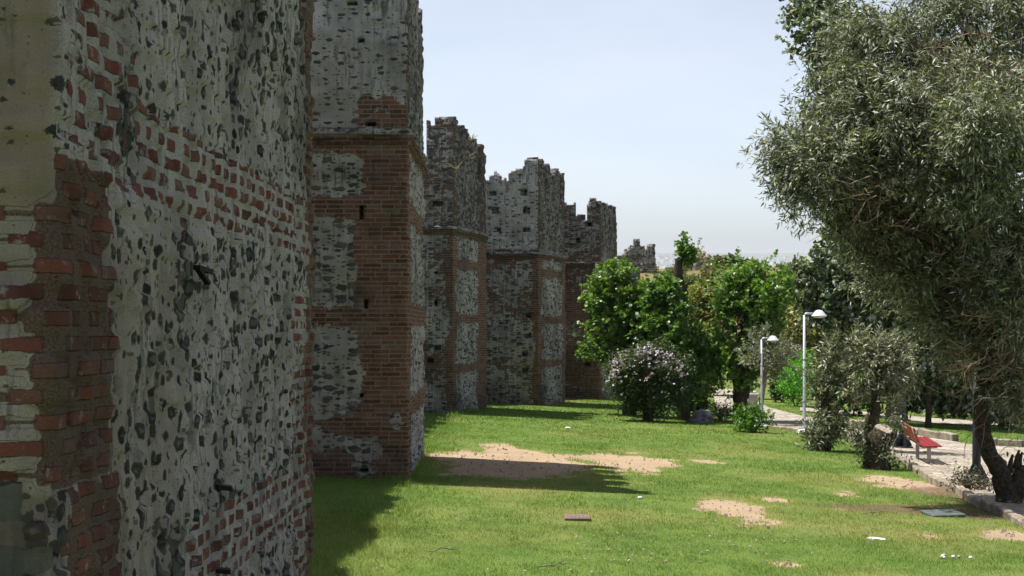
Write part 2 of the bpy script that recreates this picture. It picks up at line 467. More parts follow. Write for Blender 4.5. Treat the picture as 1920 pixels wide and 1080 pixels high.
def slab(path, v0, v1, du, dv, t=.6, u0=0, top=None, holes=(), zone=None, rough=.03, out=0.0, back=True, seed=1, rad=.06, ragged=.12, origin=None, bump_u=.22):
    """wall sheet of given thickness along a path, built of cells; returns V,Q,uv,zone"""
    pos, nrm, u, corners = resample(path, du, rad)
    if origin is not None: u = u - corners[origin]
    else: u = u - u0
    nv = max(1, int(round((v1 - v0) / dv)))
    v = np.linspace(v0, v1, nv + 1)
    U, Vv = np.meshgrid(u, v, indexing='ij')
    PX = np.repeat(pos[:, 0][:, None], nv + 1, 1); PY = np.repeat(pos[:, 1][:, None], nv + 1, 1)
    NX = np.repeat(nrm[:, 0][:, None], nv + 1, 1); NY = np.repeat(nrm[:, 1][:, None], nv + 1, 1)
    course = np.floor(Vv / .09)
    off = out + rough * ((hsh(np.floor(U / bump_u), course, seed) - .5) * 1.2 + (fbm(U * 1.7, Vv * 2.2, seed + 3) - .5) * 2.0)
    def layer(o):
        x = PX + NX * o; y = PY + NY * o
        return np.stack([x, y, Vv - SLOPE * PY], -1).reshape(-1, 3)
    nvert = U.size
    layers = [layer(off), layer(off - .32), layer(-t + 0 * off + out)]
    uvF = np.stack([U, Vv], -1).reshape(-1, 2)
    uvs = [uvF, uvF + .31, uvF + t]
    idx = np.arange(nvert).reshape(U.shape)
    uc = (U[:-1, :-1] + U[1:, 1:]) / 2; vc = (Vv[:-1, :-1] + Vv[1:, 1:]) / 2
    st = np.ones(uc.shape, int)
    if top is not None:
        prof = top(uc) + (hsh(np.floor(uc / .22), np.zeros_like(uc), seed + 9) - .5) * ragged + (fbm(uc * 2.1, 0 * uc, seed + 5) - .5) * ragged * 1.2
        st[vc > prof] = 0
    for (hu, hv, hw, hh, kind) in holes:
        m = (np.abs(uc - hu) < hw / 2 + .01) & (np.abs(vc - hv) < hh / 2 + .01) & (st > 0)
        st[m] = 0 if kind == 'through' else 2
    quads = []
    a, b, c, d = idx[:-1, :-1], idx[1:, :-1], idx[1:, 1:], idx[:-1, 1:]
    def q(mask, L, flip=False):
        k = np.stack([a[mask], b[mask], c[mask], d[mask]], 1) + L * nvert
        return k[:, ::-1] if flip else k
    quads.append(q(st == 1, 0)); quads.append(q(st == 2, 1))
    if back: quads.append(q(st > 0, 2, True))
    S = np.zeros((st.shape[0] + 2, st.shape[1] + 2), int); S[1:-1, 1:-1] = st
    lay = {0: 2, 1: 0, 2: 1}
    def sides(sa, sb, e0, e1):
        for x in (0, 1, 2):
            for y in (0, 1, 2):
                if x == y: continue
                if not back and 0 in (x, y): continue
                m = (sa == x) & (sb == y)
                if not m.any(): continue
                p0, p1 = e0[m], e1[m]
                quads.append(np.stack([p0 + lay[x] * nvert, p0 + lay[y] * nvert, p1 + lay[y] * nvert, p1 + lay[x] * nvert], 1))
    sides(S[:-1, 1:-1], S[1:, 1:-1], idx[:, :-1], idx[:, 1:])
    sides(S[1:-1, :-1], S[1:-1, 1:], idx[1:, :], idx[:-1, :])
    V = np.concatenate(layers); UVs = np.concatenate(uvs)
    Q = np.concatenate([k for k in quads if len(k)])
    used = np.unique(Q); remap = np.full(len(V), -1); remap[used] = np.arange(len(used))
    Z = zone(np.concatenate([U.ravel()] * 3), np.concatenate([Vv.ravel()] * 3)) if zone else np.tile([[1, 1, 0, 0.]], (len(V), 1))
    return V[used], remap[Q], UVs[used], Z[used]

def joined(name, parts, mat, parent=None, smooth=False):
    n = 0; V = []; Q = []; U = []; Z = []
    for v, q, u, z in parts:
        V.append(v); Q.append(q + n); U.append(u); Z.append(z); n += len(v)
    me = mesh_np(name, np.concatenate(V), np.concatenate(Q), np.concatenate(U), {'zone': np.concatenate(Z)}, smooth)
    return link(name, me, mat, parent)

def cap(path, v):
    P = [np.array(p, float) for p in path]
    if len(P) != 4: return None
    V = np.array([[p[0], p[1], v - SLOPE * p[1]] for p in P])
    return V, np.array([[0, 1, 2, 3]]), V[:, :2].copy(), np.tile([[0, 1.2, .3, .3]], (4, 1))

def box(u, v, ua, ub, va, vb, s=.06):
    return sst(ua - s, ua + s, u) * (1 - sst(ub - s, ub + s, u)) * sst(va - s, va + s, v) * (1 - sst(vb - s, vb + s, v))

def stack(*c): return np.stack([np.clip(k, 0, 3) for k in c], -1)

def cren(u, hi, lo, period, merlon, phase=0):
    k = np.mod(u + phase, period)
    return np.where(k < merlon, hi, lo)

# ---- nearest tower, at the left edge of the picture
def zone1(u, v):
    rb = fbm(u * 1.3, v * 1.3, 11)
    brick = np.zeros_like(u); stone = .74 + .5 * (fbm(u * .6, v * .6, 5) - .5) + .2 * sst(2, 5, u); dark = np.zeros_like(u); tan = np.zeros_like(u)
    brick = np.maximum(brick, .76 * box(u, v, .5, 7.4, .57, 1.04, .05))                 # upper brick band
    brick = np.maximum(brick, .76 * box(u, v, 2.2, 7.4, -1.47, -1.0, .06))              # lower brick band
    brick = np.maximum(brick, .72 * box(u, v, 1.0, 2.5, -1.75, -1.32, .08))
    brick = np.maximum(brick, .80 * box(u, v, 3.6, 7.4, 2.55, 3.0, .06))
    quo = .55 + .45 * (fbm(u * 0 + 3, v * 2.3, 8))
    brick = np.maximum(brick, 1.25 * box(u, v, -.03, quo, -.62, .68, .05))
    brick = np.maximum(brick, 1.15 * box(u, v, .12, .55 + .5 * quo, -4, -.6, .06))
    brick = np.maximum(brick, .60 * box(u, v, .02, .95, .68, 1.75, .1))                 # scattered bricks high on the corner
    brick = np.maximum(brick, .42 * box(u, v, .1, 1.4, 1.0, 2.4, .2))
    brick = np.maximum(brick, 1.0 * box(u, v, 7.02, 9, -4, 9, .05))
    brick = np.maximum(brick, .60 * box(u, v, 6.1, 7.2, -2.5, .4, .2))
    front = 1 - sst(-.05, .02, u)
    brick = brick * (1 - front) + front * (box(u, v, -9, 1, -.6, .5, .04) * np.maximum(np.clip(.55 + 4.5 * (.27 + .12 * (hsh(np.floor(v / .098), 0 * v, 9) - .5) + .25 * (fbm(u * 9, v * 14, 91) - .5) - np.abs(np.mod(v / .098, 1) - .5)), 0, 1.15), 1.2 * sst(-.09, -.05, u + .07 * hsh(np.floor(v / .098), 0 * v, 6))))
    stone = stone * (1 - front) + front * (.25 + 2.1 * (1 - sst(-.62, -.54, v)))
    stone = stone + 1.6 * box(u, v, -1, .1, -4, -.66, .06); dark = np.maximum(dark, .75 * box(u, v, -1, .1, -4, -.62, .06))
    brick = brick * (1 - box(u, v, -.05, .11, -4, -.66, .03))
    tan = np.maximum(tan, front * (.35 + .65 * sst(.4, .5, v)))
    tan = np.maximum(tan, .55 * (1 - sst(1.2, 3.2, u)) * (1 - sst(.2, .6, v)))
    for (cu, cv, ru, rv) in ((2.28, .33, .26, .42), (1.75, -1.0, .3, .22), (2.0, -1.15, .35, .25), (1.1, .9, .25, .3)):
        g = np.clip(1.25 - np.hypot((u - cu) / ru, (v - cv) / rv) + (rb - .5) * 1.2, 0, 1)
        stone = stone + 1.5 * g; dark = np.maximum(dark, .62 * g); brick = np.where(g > .5, brick * .4, brick)
    dark = np.maximum(dark, .85 * sst(.52, .75, fbm(u * 1.1, v * .5, 31)) * sst(.6, 1.6, v) * (1 - sst(1.5, 2.6, u)))
    dark = np.maximum(dark, .8 * sst(.55, .72, fbm(u * .9, v * .45, 77)) * sst(2.5, 3.2, u))
    dark = np.maximum(dark, .7 * sst(-1.5, -2.3, v) * sst(2.2, 3.5, u))
    dark = np.maximum(dark, .42 * box(u, v, -.06, quo, -4, .68, .08) * sst(.3, .6, fbm(u * 3, v * 3, 44)))
    dark = np.maximum(dark, .35 * sst(.5, .7, fbm(u * 2.2, v * 1.1, 144)))
    return stack(brick, stone, dark, tan)

P1 = [(-3.6, 5.97), (-1.70, 5.97), (-1.675, 13.48), (-6.0, 13.48)]
t1 = joined('brick_tower', [slab(P1, -3.5, 3.1, .02, .02, zone=zone1, rough=.035, back=False, origin=0, seed=2, rad=.07, bump_u=.12),
                            slab([(-6, 13.4), (-3.6, 5.97)], -3.5, 3.1, .4, .3, zone=zone1, back=False)], M['near'], smooth=True)
tag(t1, 'big shaded tower of plastered rubble and red brick filling the left edge, nearest of all', 'tower', 'towers along the city wall')
up1 = joined('parapet', [slab(P1 + [(-5.9, 6.6), (-3.65, 5.99)], 3.08, 6.4, .12, .1, t=.55, zone=zone1, origin=0, seed=3,
                               top=lambda u: cren(u, 6.3, 5.5, 1.9, 1.3))], M['wall'], t1)
b = MB()
c = Vector((-1.66, 5.97 + 2.36, 0)); zc = .33 - SLOPE * c.y
b.box((c.x + .03, c.y + .12, zc - .01), (.04, .17, .024), rz=R(-14), rx=R(-8))
b.build('iron_bracket', M['rust'], t1)
b = MB(); b.box((c.x + .03, c.y + .11, zc - .045), (.03, .15, .018), rz=R(-14), rx=R(-32)); b.build('iron_bracket', M['rust'], t1)
for (px, py) in ((408, 914), (405, 1070)):
    Y = 1.69 * 3000 / (960 - px); b = MB(); b.box((-1.65, Y, (HY - py) / F * Y), (.08, .07, .025), rz=R(15), ry=R(8)); b.build('iron_bracket', M['rust'], t1)

# ---- the other towers
def tower(label, path, zone, corn_v, top_v, topf, du, dv, holes_low=(), holes_up=(), mat='wall', t=.6, base_v=-3.8, seed=1, name='brick_tower', rough=.05, weeds=()):
    o = joined(name, [slab(path, base_v, corn_v, du, dv, t=.7, zone=zone, holes=holes_low, origin=0, seed=seed, rough=rough), cap(path, corn_v - .05)], M[mat])
    tag(o, label, 'tower', 'towers along the city wall')
    upp = list(path)
    joined('parapet', [slab(upp, corn_v - .01, top_v, du * .8, dv, t=t, zone=zone, top=topf, holes=holes_up, origin=0, seed=seed + 40, rough=rough, out=-.02, ragged=.42)], M[mat], o)
    cz = lambda u, v: stack(.95 + 0 * u, 1.2 + 0 * u, .5 + .4 * (fbm(u * 2, v * 5, seed) - .3), 0 * u)
    joined('cornice', [slab(path, corn_v - .27, corn_v - .17, .18, .09, t=.3, zone=cz, origin=0, seed=seed + 60, rough=.04, out=.035),
                       slab(path, corn_v - .168, corn_v - .082, .18, .09, t=.3, zone=cz, origin=0, seed=seed + 61, rough=.04, out=.075),
                       slab(path, corn_v - .08, corn_v + .03, .18, .09, t=.3, zone=lambda u, v: stack(.2 + 0 * u, 1.2 + 0 * u, .65 + 0 * u, 0 * u), origin=0, seed=seed + 62, rough=.05, out=.10)], M[mat], o)
    return o

BANDS = ((2.05, 2.48), (.1, .54), (-1.66, -1.28))
def zone2(u, v):
    w = fbm(v * 1.3, 0 * v + 4, 21) - .5
    br = 1.0 + 0 * u; st = 1.12 + .5 * (fbm(u * .8, v * .8, 4) - .5); dk = .10 + .75 * sst(.5, .75, fbm(u * .7, v * .5, 9)); tn = .3 * sst(.5, .7, fbm(u * .5, v * .5, 3))
    fr = u < 0
    pl = box(u, v, -9, -1.2 + .9 * np.clip(w + .1, 0, 1), 2.52, 3.36, .17) + box(u, v, -9, -1.05 + w * .5, .46, 2.14, .17) + box(u, v, -9, -.98 + w * .6, -1.58, .09, .17)
    pl = pl + .6 * sst(.6, .75, fbm(u * 1.2, v * 2.2, 66)) * (v < -1.6) + box(u, v, -.35, -.05, -1.9, -1.5, .1) * .7
    brf = np.clip(1 - pl, 0, 1)
    brf = np.where(v > 3.76, .02 + .75 * box(u, v, -1.0, .1, 3.76, 4.45, .15), brf)
    brf = brf * (1 - .85 * box(u, v, -9, -.5, -2.45, -1.95, .12) * sst(.4, .55, fbm(u * 1.5, v * 3, 12)))
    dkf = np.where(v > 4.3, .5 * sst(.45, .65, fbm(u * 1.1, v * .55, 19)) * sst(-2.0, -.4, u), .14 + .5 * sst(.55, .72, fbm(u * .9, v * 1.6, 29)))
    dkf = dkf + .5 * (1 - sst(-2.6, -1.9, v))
    panels = np.ones_like(u)
    for a, b_ in BANDS: panels = panels * (1 - box(u, v, -9, 99, a, b_, .12))
    q = sst(.4, .85, u + .45 * w)
    brs = 1 - panels * q * (v < 3.4) * .97
    brs = np.where(v > 3.7, .1 + .5 * (1 - q), brs)
    dks = .15 + .75 * box(u, v, .5, 99, .5, 2.1, .1) * sst(.35, .6, fbm(u * .8, v * .5, 55)) + 1.0 * (v > 3.7) * sst(.25, .55, fbm(u * .9, v * .6, 41))
    st = np.where((v > 3.7) & fr, st * .6, st)
    return stack(np.where(fr, brf, brs), np.where(fr, st, st * 1.05), np.where(fr, dkf, dks), np.where(fr & (v < 3.7), tn + .35, tn))

def top2(u):
    return np.where(u < .05, 7.35, np.where(u < 6.3, cren(u, 6.5 + .075 * u, 5.7, 1.3, .95, -.1), 6.9))
h2 = [(-.88, 2.22, .13, .16, 'r'), (-.80, .49, .13, .17, 'r'), (-.88, -1.2, .13, .14, 'r'), (-.85, -2.62, .2, .1, 'r')]
h2u = [(-.72, 3.88, .16, .14, 'r'), (-.88, 5.45, .15, .15, 'r'), (-1.07, 6.14, .2, .12, 'through')]
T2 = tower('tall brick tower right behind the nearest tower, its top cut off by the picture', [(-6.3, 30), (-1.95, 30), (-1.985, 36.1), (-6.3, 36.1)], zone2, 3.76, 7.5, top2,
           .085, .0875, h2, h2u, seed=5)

def zone34(seed, frontmix, lightfront):
    def z(u, v):
        w = fbm(v * 1.5, 0 * v + 4, seed) - .5
        panels = np.ones_like(u)
        for a, b_ in ((2.18, 2.5), (.32, .6), (-1.45, -1.15)): panels = panels * (1 - box(u, v, -9, 99, a + .12 * w, b_ + .1 * w, .13))
        side_end = 1 - sst(3.15, 3.75, u + .5 * w)
        q = sst(.22, .62, u + .5 * w) * side_end
        brs = 1 - panels * q * .97
        brs = np.where(v > 3.15, .25 + .35 * (1 - q), brs)
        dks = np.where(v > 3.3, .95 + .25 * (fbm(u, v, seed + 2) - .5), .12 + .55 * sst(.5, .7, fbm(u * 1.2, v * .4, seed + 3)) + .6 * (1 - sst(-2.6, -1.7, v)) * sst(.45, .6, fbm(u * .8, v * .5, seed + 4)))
        brf = frontmix + 1.3 * (fbm(u * .9, v * .9, seed + 5) - .5) + .6 * sst(-.3, -.12, u + .2 * w)
        brf = np.where(v > 3.3, (.2 if lightfront else .42), brf)
        dkf = np.where(v > 3.3, (.12 + .5 * sst(.55, .7, fbm(u, v * .8, seed + 8)) + .4 * sst(5.6, 6.6, v) if lightfront else .6), .25 + .5 * sst(.45, .62, fbm(u * .8, v * .8, seed + 6)))
        st = 1.25 + .5 * (fbm(u, v, seed + 7) - .5) + (0 if lightfront else .35) * (v > 3.3)
        st = st * np.where((u < 0) & (v < 3.3), .85, 1)
        st = np.where((u < 0) & (v > 3.3) & lightfront, .75, st)
        return stack(np.where(u < 0, brf, brs), st, np.where(u < 0, dkf, dks), 0 * u)
    return z

def top3(u):
    s = cren(u, 7.18 - .11 * np.maximum(u, 0), 5.7, 1.25, .85, -.1)
    return np.where(u < -.9, 5.95, np.where(u < .1, 7.15, s))
X3 = (850 - 960) / F * 54.7
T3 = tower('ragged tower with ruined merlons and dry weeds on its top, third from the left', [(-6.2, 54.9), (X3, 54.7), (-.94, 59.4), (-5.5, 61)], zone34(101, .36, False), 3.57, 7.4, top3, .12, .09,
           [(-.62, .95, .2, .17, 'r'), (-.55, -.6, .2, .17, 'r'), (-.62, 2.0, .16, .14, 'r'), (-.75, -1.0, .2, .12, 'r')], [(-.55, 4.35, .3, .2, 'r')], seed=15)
X4 = (1010 - 960) / F * 63.5
def top4(u):
    s = cren(u, 6.75 - .07 * np.maximum(u, 0), 5.4, 1.1, .78, -.12)
    return np.where(u < -1.95, 5.8, np.where(u < -1.32, 6.25, np.where(u < -1.25, 5.75, np.where(u < -.5, 6.5, np.where(u < .1, 6.8, s)))))
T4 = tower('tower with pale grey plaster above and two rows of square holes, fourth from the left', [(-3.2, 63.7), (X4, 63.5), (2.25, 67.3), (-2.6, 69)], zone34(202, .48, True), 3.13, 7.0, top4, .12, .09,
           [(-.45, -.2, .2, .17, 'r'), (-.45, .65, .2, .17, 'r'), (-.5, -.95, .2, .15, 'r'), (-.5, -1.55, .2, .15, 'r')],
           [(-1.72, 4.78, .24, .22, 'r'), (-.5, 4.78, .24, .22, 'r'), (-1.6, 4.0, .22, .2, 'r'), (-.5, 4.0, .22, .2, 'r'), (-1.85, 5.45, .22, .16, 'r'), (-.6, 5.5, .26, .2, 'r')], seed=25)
X5 = (1125 - 960) / F * 72
def top5(u):
    s = cren(u, 5.78 - .03 * np.maximum(u, 0), 4.9, 1.15, .82, -.12)
    return np.where(u < -1.1, 5.78, np.where(u < -.62, 5.05, np.where(u < .1, 5.72, s)))
T5 = tower('dark rubble tower with a notched top behind the pollarded trees', [(0.2, 72.2), (X5, 72), (5.02, 76.2), (1.2, 78)], zone34(303, .75, False), 3.1, 6.0, top5, .13, .1,
           [(-.5, -.9, .2, .15, 'r'), (-.6, -1.5, .2, .15, 'r')], [(-.47, 4.82, .2, .2, 'through'), (-1.0, 4.1, .2, .2, 'r')], seed=35)

def zonefar(u, v):
    return stack(.25 + .5 * (fbm(u * .6, v * .6, 71) - .5), 1.5 + 0 * u, .45 + .4 * fbm(u * .5, v * .4, 72), 0 * u)
def zonecur(u, v):
    br = .25 + 0 * u
    for a, b_ in BANDS: br = np.maximum(br, box(u, v, -99, 999, a, b_, .05))
    return stack(br, 1.2 + 0 * u, .3 + .4 * fbm(u * .5, v * .4, 72), 0 * u)
# far towers
def far_tower(label, px0, px1, pyt, Y, depth, merl, seed):
    x0, x1 = (px0 - 960) / F * Y, (px1 - 960) / F * Y
    z = lambda py: (HY - py) / F * Y + SLOPE * Y
    def top(u):
        uu = u + (x1 - x0); r = np.full_like(u, z(pyt))
        for a, b_, p in merl:
            xa, xb = (a - px0) / F * Y, (b_ - px0) / F * Y
            r = np.where((uu >= xa) & (uu < xb), z(p), r)
        return np.where(u > .1, cren(u, z(pyt) + .2, z(pyt) - .5, 1.6, 1.0), r)
    o = joined('brick_tower', [slab([(x0, Y), (x1, Y), (x1 + .1, Y + depth), (x0, Y + depth)], z(600), z(440), .2, .14, t=.7, zone=zonefar, top=top, origin=0, seed=seed, rough=.09, ragged=.25)], M['wall_far'])
    return tag(o, label, 'tower', 'towers along the city wall')
far_tower('small distant tower with a single stub merlon, joined to the far wall', 1145, 1201, 467, 108, 5, ((1145, 1160, 481), (1160, 1172, 478), (1172, 1180, 473), (1188, 1200, 450)), 81)
far_tower('last distant tower with an open crenel in its parapet against the sky', 1200, 1229, 473, 122, 4, ((1200, 1208, 461), (1215, 1229, 460)), 91)

def curtain(label, path, v1, topf, seed):
    o = joined('curtain_wall', [slab(path, -4.2, v1, .3, .2, t=.8, zone=zonecur, top=topf, seed=seed, rough=.07, ragged=.25)], M['wall_far'])
    return tag(o, label, 'wall', 'stretches of curtain wall between towers')
curtain('hidden wall stretch set back between the nearest tower and the tall brick tower', [(-6.3, 12.9), (-6.3, 30.3)], 7.8, lambda u: cren(u, 7.35, 7.0, 4.1, 2.4), 51)
curtain('wall stretch behind the bare dirt, between the tall brick tower and the ragged tower', [(-6.3, 35.8), (-5.9, 55.2)], 6.8, lambda u: cren(u, 6.3, 5.6, 2.1, 1.45), 52)
curtain('short wall stretch hidden behind the ragged tower with dry weeds', [(-5.3, 60.5), (-2.8, 64.2)], 6.0, lambda u: cren(u, 5.6, 5.0, 2.1, 1.45), 53)
curtain('short wall stretch hidden behind the pale plastered tower', [(-2.4, 68.5), (.5, 72.8)], 6.0, lambda u: cren(u, 5.4, 4.8, 2.1, 1.45), 54)
curtain('low broken wall running from the dark rubble tower to the distant towers', [(1.5, 77.5), (6.9, 107), (7.4, 108.2)], 6.0, lambda u: 5.35 - .012 * u + .35 * (fbm(u * .5, 0 * u, 3) - .5), 55)

# ------------------------------------------------------------------ ground
def bare_list():
    L = []
    for x0, y0, x1, y1, k in ((795, 842, 1130, 899, 1.55), (1050, 848, 1285, 886, 1.25), (870, 826, 1015, 848, .75), (800, 815, 905, 838, .45), (1310, 932, 1450, 992, 1.1),
                              (1400, 929, 1530, 948, .8), (1540, 917, 1625, 937, .85), (1540, 944, 1615, 962, .8), (1610, 890, 1780, 924, 1.05), (1190, 966, 1260, 980, .55),
                              (1690, 995, 1800, 1018, .95), (1780, 990, 2000, 1018, .9), (1425, 1048, 1510, 1064, .65), (1270, 861, 1400, 873, .6), (1600, 925, 1900, 985, .45)):
        a = G((x0 + x1) / 2, y1); b_ = G((x0 + x1) / 2, y0)
        cy = (a.y + b_.y) / 2; ry = (b_.y - a.y) / 2; cx = ((x0 + x1) / 2 - 960) / F * cy; rx = (x1 - x0) / 2 / F * cy
        L.append((cx, cy, rx, ry, k))
    return L
BARE = bare_list()
def bare_mask(x, y, lo=.38, hi=.62):
    n = fbm(x * 1.1, y * .8, 3, 5) - .5
    n2 = fbm(x * 4.5, y * 3.0, 13, 3) - .5
    m = np.zeros_like(x)
    for cx, cy, rx, ry, k in BARE:
        d = np.hypot((x - cx) / rx, (y - cy) / ry)
        m = np.maximum(m, k * (1.45 - d) * .75 + 0)
    return sst(lo, hi, m + n * 1.0 + n2 * .55 - .12)
def dry_mask(x, y):
    m = np.zeros_like(x)
    for px, py, rx, ry, k in ((1080, 965, 1.5, 1.6, .75), (820, 960, 1.1, 1.5, .5), (900, 1000, 1.3, 1.0, .5), (960, 915, 1.6, .8, .8), (1250, 975, 1.4, 1.2, .5), (1500, 900, 3, 3, .2), (1650, 1000, 2, 1.5, .4)):
        g = G(px, py); m = np.maximum(m, k * np.exp(-(((x - g.x) / rx) ** 2 + ((y - g.y) / ry) ** 2)))
    m = m + .5 * sst(.48, .7, fbm(x * .5, y * .35, 23)) + .3 * (fbm(x * 2.5, y * 1.8, 29) - .5)
    m = m + .55 * bare_mask(x, y, .05, .5)
    m = m * .6
    return np.clip(m + .6 * sst(98, 118, y), 0, 1)
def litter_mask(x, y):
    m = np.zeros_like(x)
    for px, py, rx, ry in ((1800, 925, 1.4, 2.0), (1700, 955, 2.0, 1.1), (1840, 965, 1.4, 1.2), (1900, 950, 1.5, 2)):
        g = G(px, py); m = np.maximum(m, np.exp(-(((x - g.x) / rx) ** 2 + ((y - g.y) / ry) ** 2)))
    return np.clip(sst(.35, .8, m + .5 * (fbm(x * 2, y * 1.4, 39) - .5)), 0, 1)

def axis(pts):
    out = []
    for (a, b_, n) in pts: out += list(np.linspace(a, b_, n, endpoint=False))
    out.append(pts[-1][1]); return np.array(out)
gx = axis([(-400, -60, 18), (-60, -8, 20), (-8, -3, 14), (-3, 14, 190), (14, 30, 60), (30, 100, 25), (100, 900, 20)])
gy = axis([(-60, 14, 14), (14, 48, 300), (48, 75, 90), (75, 130, 60), (130, 400, 40), (400, 900, 8)])
GX, GYY = np.meshgrid(gx, gy, indexing='ij')
bareg = bare_mask(GX, GYY)
GZ = ground_z(GX, GYY) + .05 * (fbm(GX * .35, GYY * .3, 2) - .5) - .018 * bareg
idx = np.arange(GX.size).reshape(GX.shape)
Q = np.stack([idx[:-1, :-1], idx[1:, :-1], idx[1:, 1:], idx[:-1, 1:]], -1).reshape(-1, 4)
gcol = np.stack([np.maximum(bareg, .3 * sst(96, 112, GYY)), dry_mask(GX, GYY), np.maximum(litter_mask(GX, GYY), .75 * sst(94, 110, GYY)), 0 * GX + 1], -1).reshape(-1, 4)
t = NT('lawn_soil')
co = t.n('ShaderNodeTexCoord').outputs['Object']
at = t.n('ShaderNodeSeparateColor', {0: t.n('ShaderNodeAttribute', attribute_name='surf').outputs['Color']})
nA = t.noise(co, 1.2, 6, .65).outputs['Fac']; nB = t.noise(co, 14, 6, .7).outputs['Fac']; nC = t.noise(co, 90, 4, .7).outputs['Fac']
gr = t.mix(t.rng(nA, .35, .65), (.072, .132, .025), (.122, .184, .037))
gr = t.mix(t.rng(nB, .4, .7, 0, .7), gr, (.14, .175, .05))
gr = t.mix(t.math('MULTIPLY', at.outputs[1], .8), gr, t.mix(nB, (.20, .19, .06), (.30, .24, .11)))
so_ = t.mix(t.rng(nA, .3, .7), (.31, .228, .15), (.37, .28, .188))
so_ = t.mix(t.rng(nC, .45, .75, 0, .6), so_, (.29, .21, .14))
so_ = t.mix(t.rng(nB, .55, .75, 0, .35), so_, (.42, .35, .26))
bm = t.rng(t.math('ADD', at.outputs[0], t.math('MULTIPLY', t.math('SUBTRACT', nB, .5), 1.3)), .3, .7)
cc = t.mix(bm, gr, so_)
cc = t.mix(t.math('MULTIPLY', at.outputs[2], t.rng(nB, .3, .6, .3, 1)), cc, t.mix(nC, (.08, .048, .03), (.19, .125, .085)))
h = t.math('ADD', nC, t.math('MULTIPLY', nB, .8))
M['ground'] = t.done(t.pr(cc, .95, .08, 0, t.bump(h, .6, .03)))
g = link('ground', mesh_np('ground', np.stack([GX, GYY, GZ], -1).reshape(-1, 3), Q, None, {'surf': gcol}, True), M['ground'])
tag(g, kind='structure')

# sea and the far shore
t = NT('sea_water')
co = t.n('ShaderNodeTexCoord').outputs['Object']
t_ = t.noise(co, .02, 4, .6).outputs['Fac']
M['sea'] = t.done(t.pr((.10, .15, .20), .35, .4, 0, t.bump(t_, .3, .5)))
sea = MB(); sea.add([(-18000, 350, -62), (18000, 350, -62), (18000, 18500, -62), (-18000, 18500, -62)], [(0, 1, 2, 3)])
tag(sea.build('sea', M['sea']), kind='structure')
hx = np.linspace(-15000, 15000, 160); hy = np.linspace(11500, 18000, 26)
HX, HYY = np.meshgrid(hx, hy, indexing='ij')
HZ = -63 + 150 * sst(11600, 16500, HYY) * (.55 + .7 * fbm(HX / 2600, HYY / 2600, 5)) * (1 - sst(17000, 18000, HYY)) + 2
idx = np.arange(HX.size).reshape(HX.shape)
Q = np.stack([idx[:-1, :-1], idx[1:, :-1], idx[1:, 1:], idx[:-1, 1:]], -1).reshape(-1, 4)
M['far'] = simple('far_land', (.16, .18, .15), .95, .1, 0, .3, .002)
tag(link('hills', mesh_np('hills', np.stack([HX, HYY, HZ], -1).reshape(-1, 3), Q, None, None, True), M['far']), kind='structure')
ct = MB()
for k in range(420):
    x = random.gauss(1500, 700); y = random.uniform(11800, 14500)
    s = random.uniform(25, 60); hh = random.uniform(12, 30)
    z = -63 + 150 * float(sst(11600, 16500, y)) * (.55 + .7 * float(fbm(x / 2600, y / 2600, 5)))
    ct.box((x, y, z + hh / 2), (s, s * .8, hh), rz=random.random())
tag(ct.build('far_city', M['house']), 'pale hazy far-off town on the opposite shore', 'town', kind='stuff')

# ------------------------------------------------------------------ plaza, path, kerbs
t = NT('paving')
co = t.n('ShaderNodeTexCoord').outputs['Object']
nA = t.noise(co, 3, 5, .6)
wv = t.vm('ADD', co, t.vm('MULTIPLY', t.vm('SUBTRACT', nA.outputs['Color'], (.5, .5, .5)), (.25, .25, 0)))
ve = t.n('ShaderNodeTexVoronoi', {'Vector': wv, 'Scale': 2.1}, voronoi_dimensions='2D', feature='DISTANCE_TO_EDGE')
vc_ = t.n('ShaderNodeTexVoronoi', {'Vector': wv, 'Scale': 2.1}, voronoi_dimensions='2D', feature='F1')
nf = t.noise(co, 40, 5, .7).outputs['Fac']
pc = t.ramp(t.n('ShaderNodeSeparateColor', {0: vc_.outputs['Color']}).outputs[0], [(0, (.24, .21, .175)), (.5, (.33, .295, .25)), (1, (.42, .375, .32))])
pc = t.mix(t.rng(nf, .45, .7, 0, .5), pc, (.24, .20, .16))
pc = t.mix(t.rng(ve.outputs['Distance'], .02, .06, 1, 0), pc, (.13, .115, .08))
M['paving'] = t.done(t.pr(pc, .85, .2, 0, t.bump(t.rng(ve.outputs['Distance'], 0, .06), .4, .02)))

near_edge = [(1345, 776), (1440, 801), (1500, 808), (1580, 814), (1625, 827), (1677, 849), (1711, 871), (1754, 898), (1786, 909), (1843, 941), (1885, 957), (1925, 977), (2150, 1040)]
far_edge = [(2150, 850), (1920, 839), (1813, 832), (1793, 828), (1738, 820), (1700, 811), (1640, 800), (1580, 796), (1500, 784), (1440, 768), (1392, 742), (1375, 733), (1335, 731)]
LIFT = .11
pts = [G(x, y, 0 if x < 1590 else LIFT) for x, y in near_edge + far_edge]
top_ = [Vector((p.x, p.y, float(ground_z(p.x, p.y)) + LIFT * (1 if p.x > 10.0 else .45))) for p in pts]
mb = MB(); mb.add(top_, [tuple(range(len(top_)))])
tag(mb.build('plaza', M['paving']), kind='structure')
mb = MB()
pp = [G(x, y) for x, y in ((1500, 772), (1640, 783), (1770, 797), (1900, 800), (1900, 793), (1770, 788), (1640, 775), (1500, 766))]
mb.add([p + Vector((0, 0, .05)) for p in pp], [tuple(range(8))])
tag(mb.build('path', M['paving']), kind='structure')

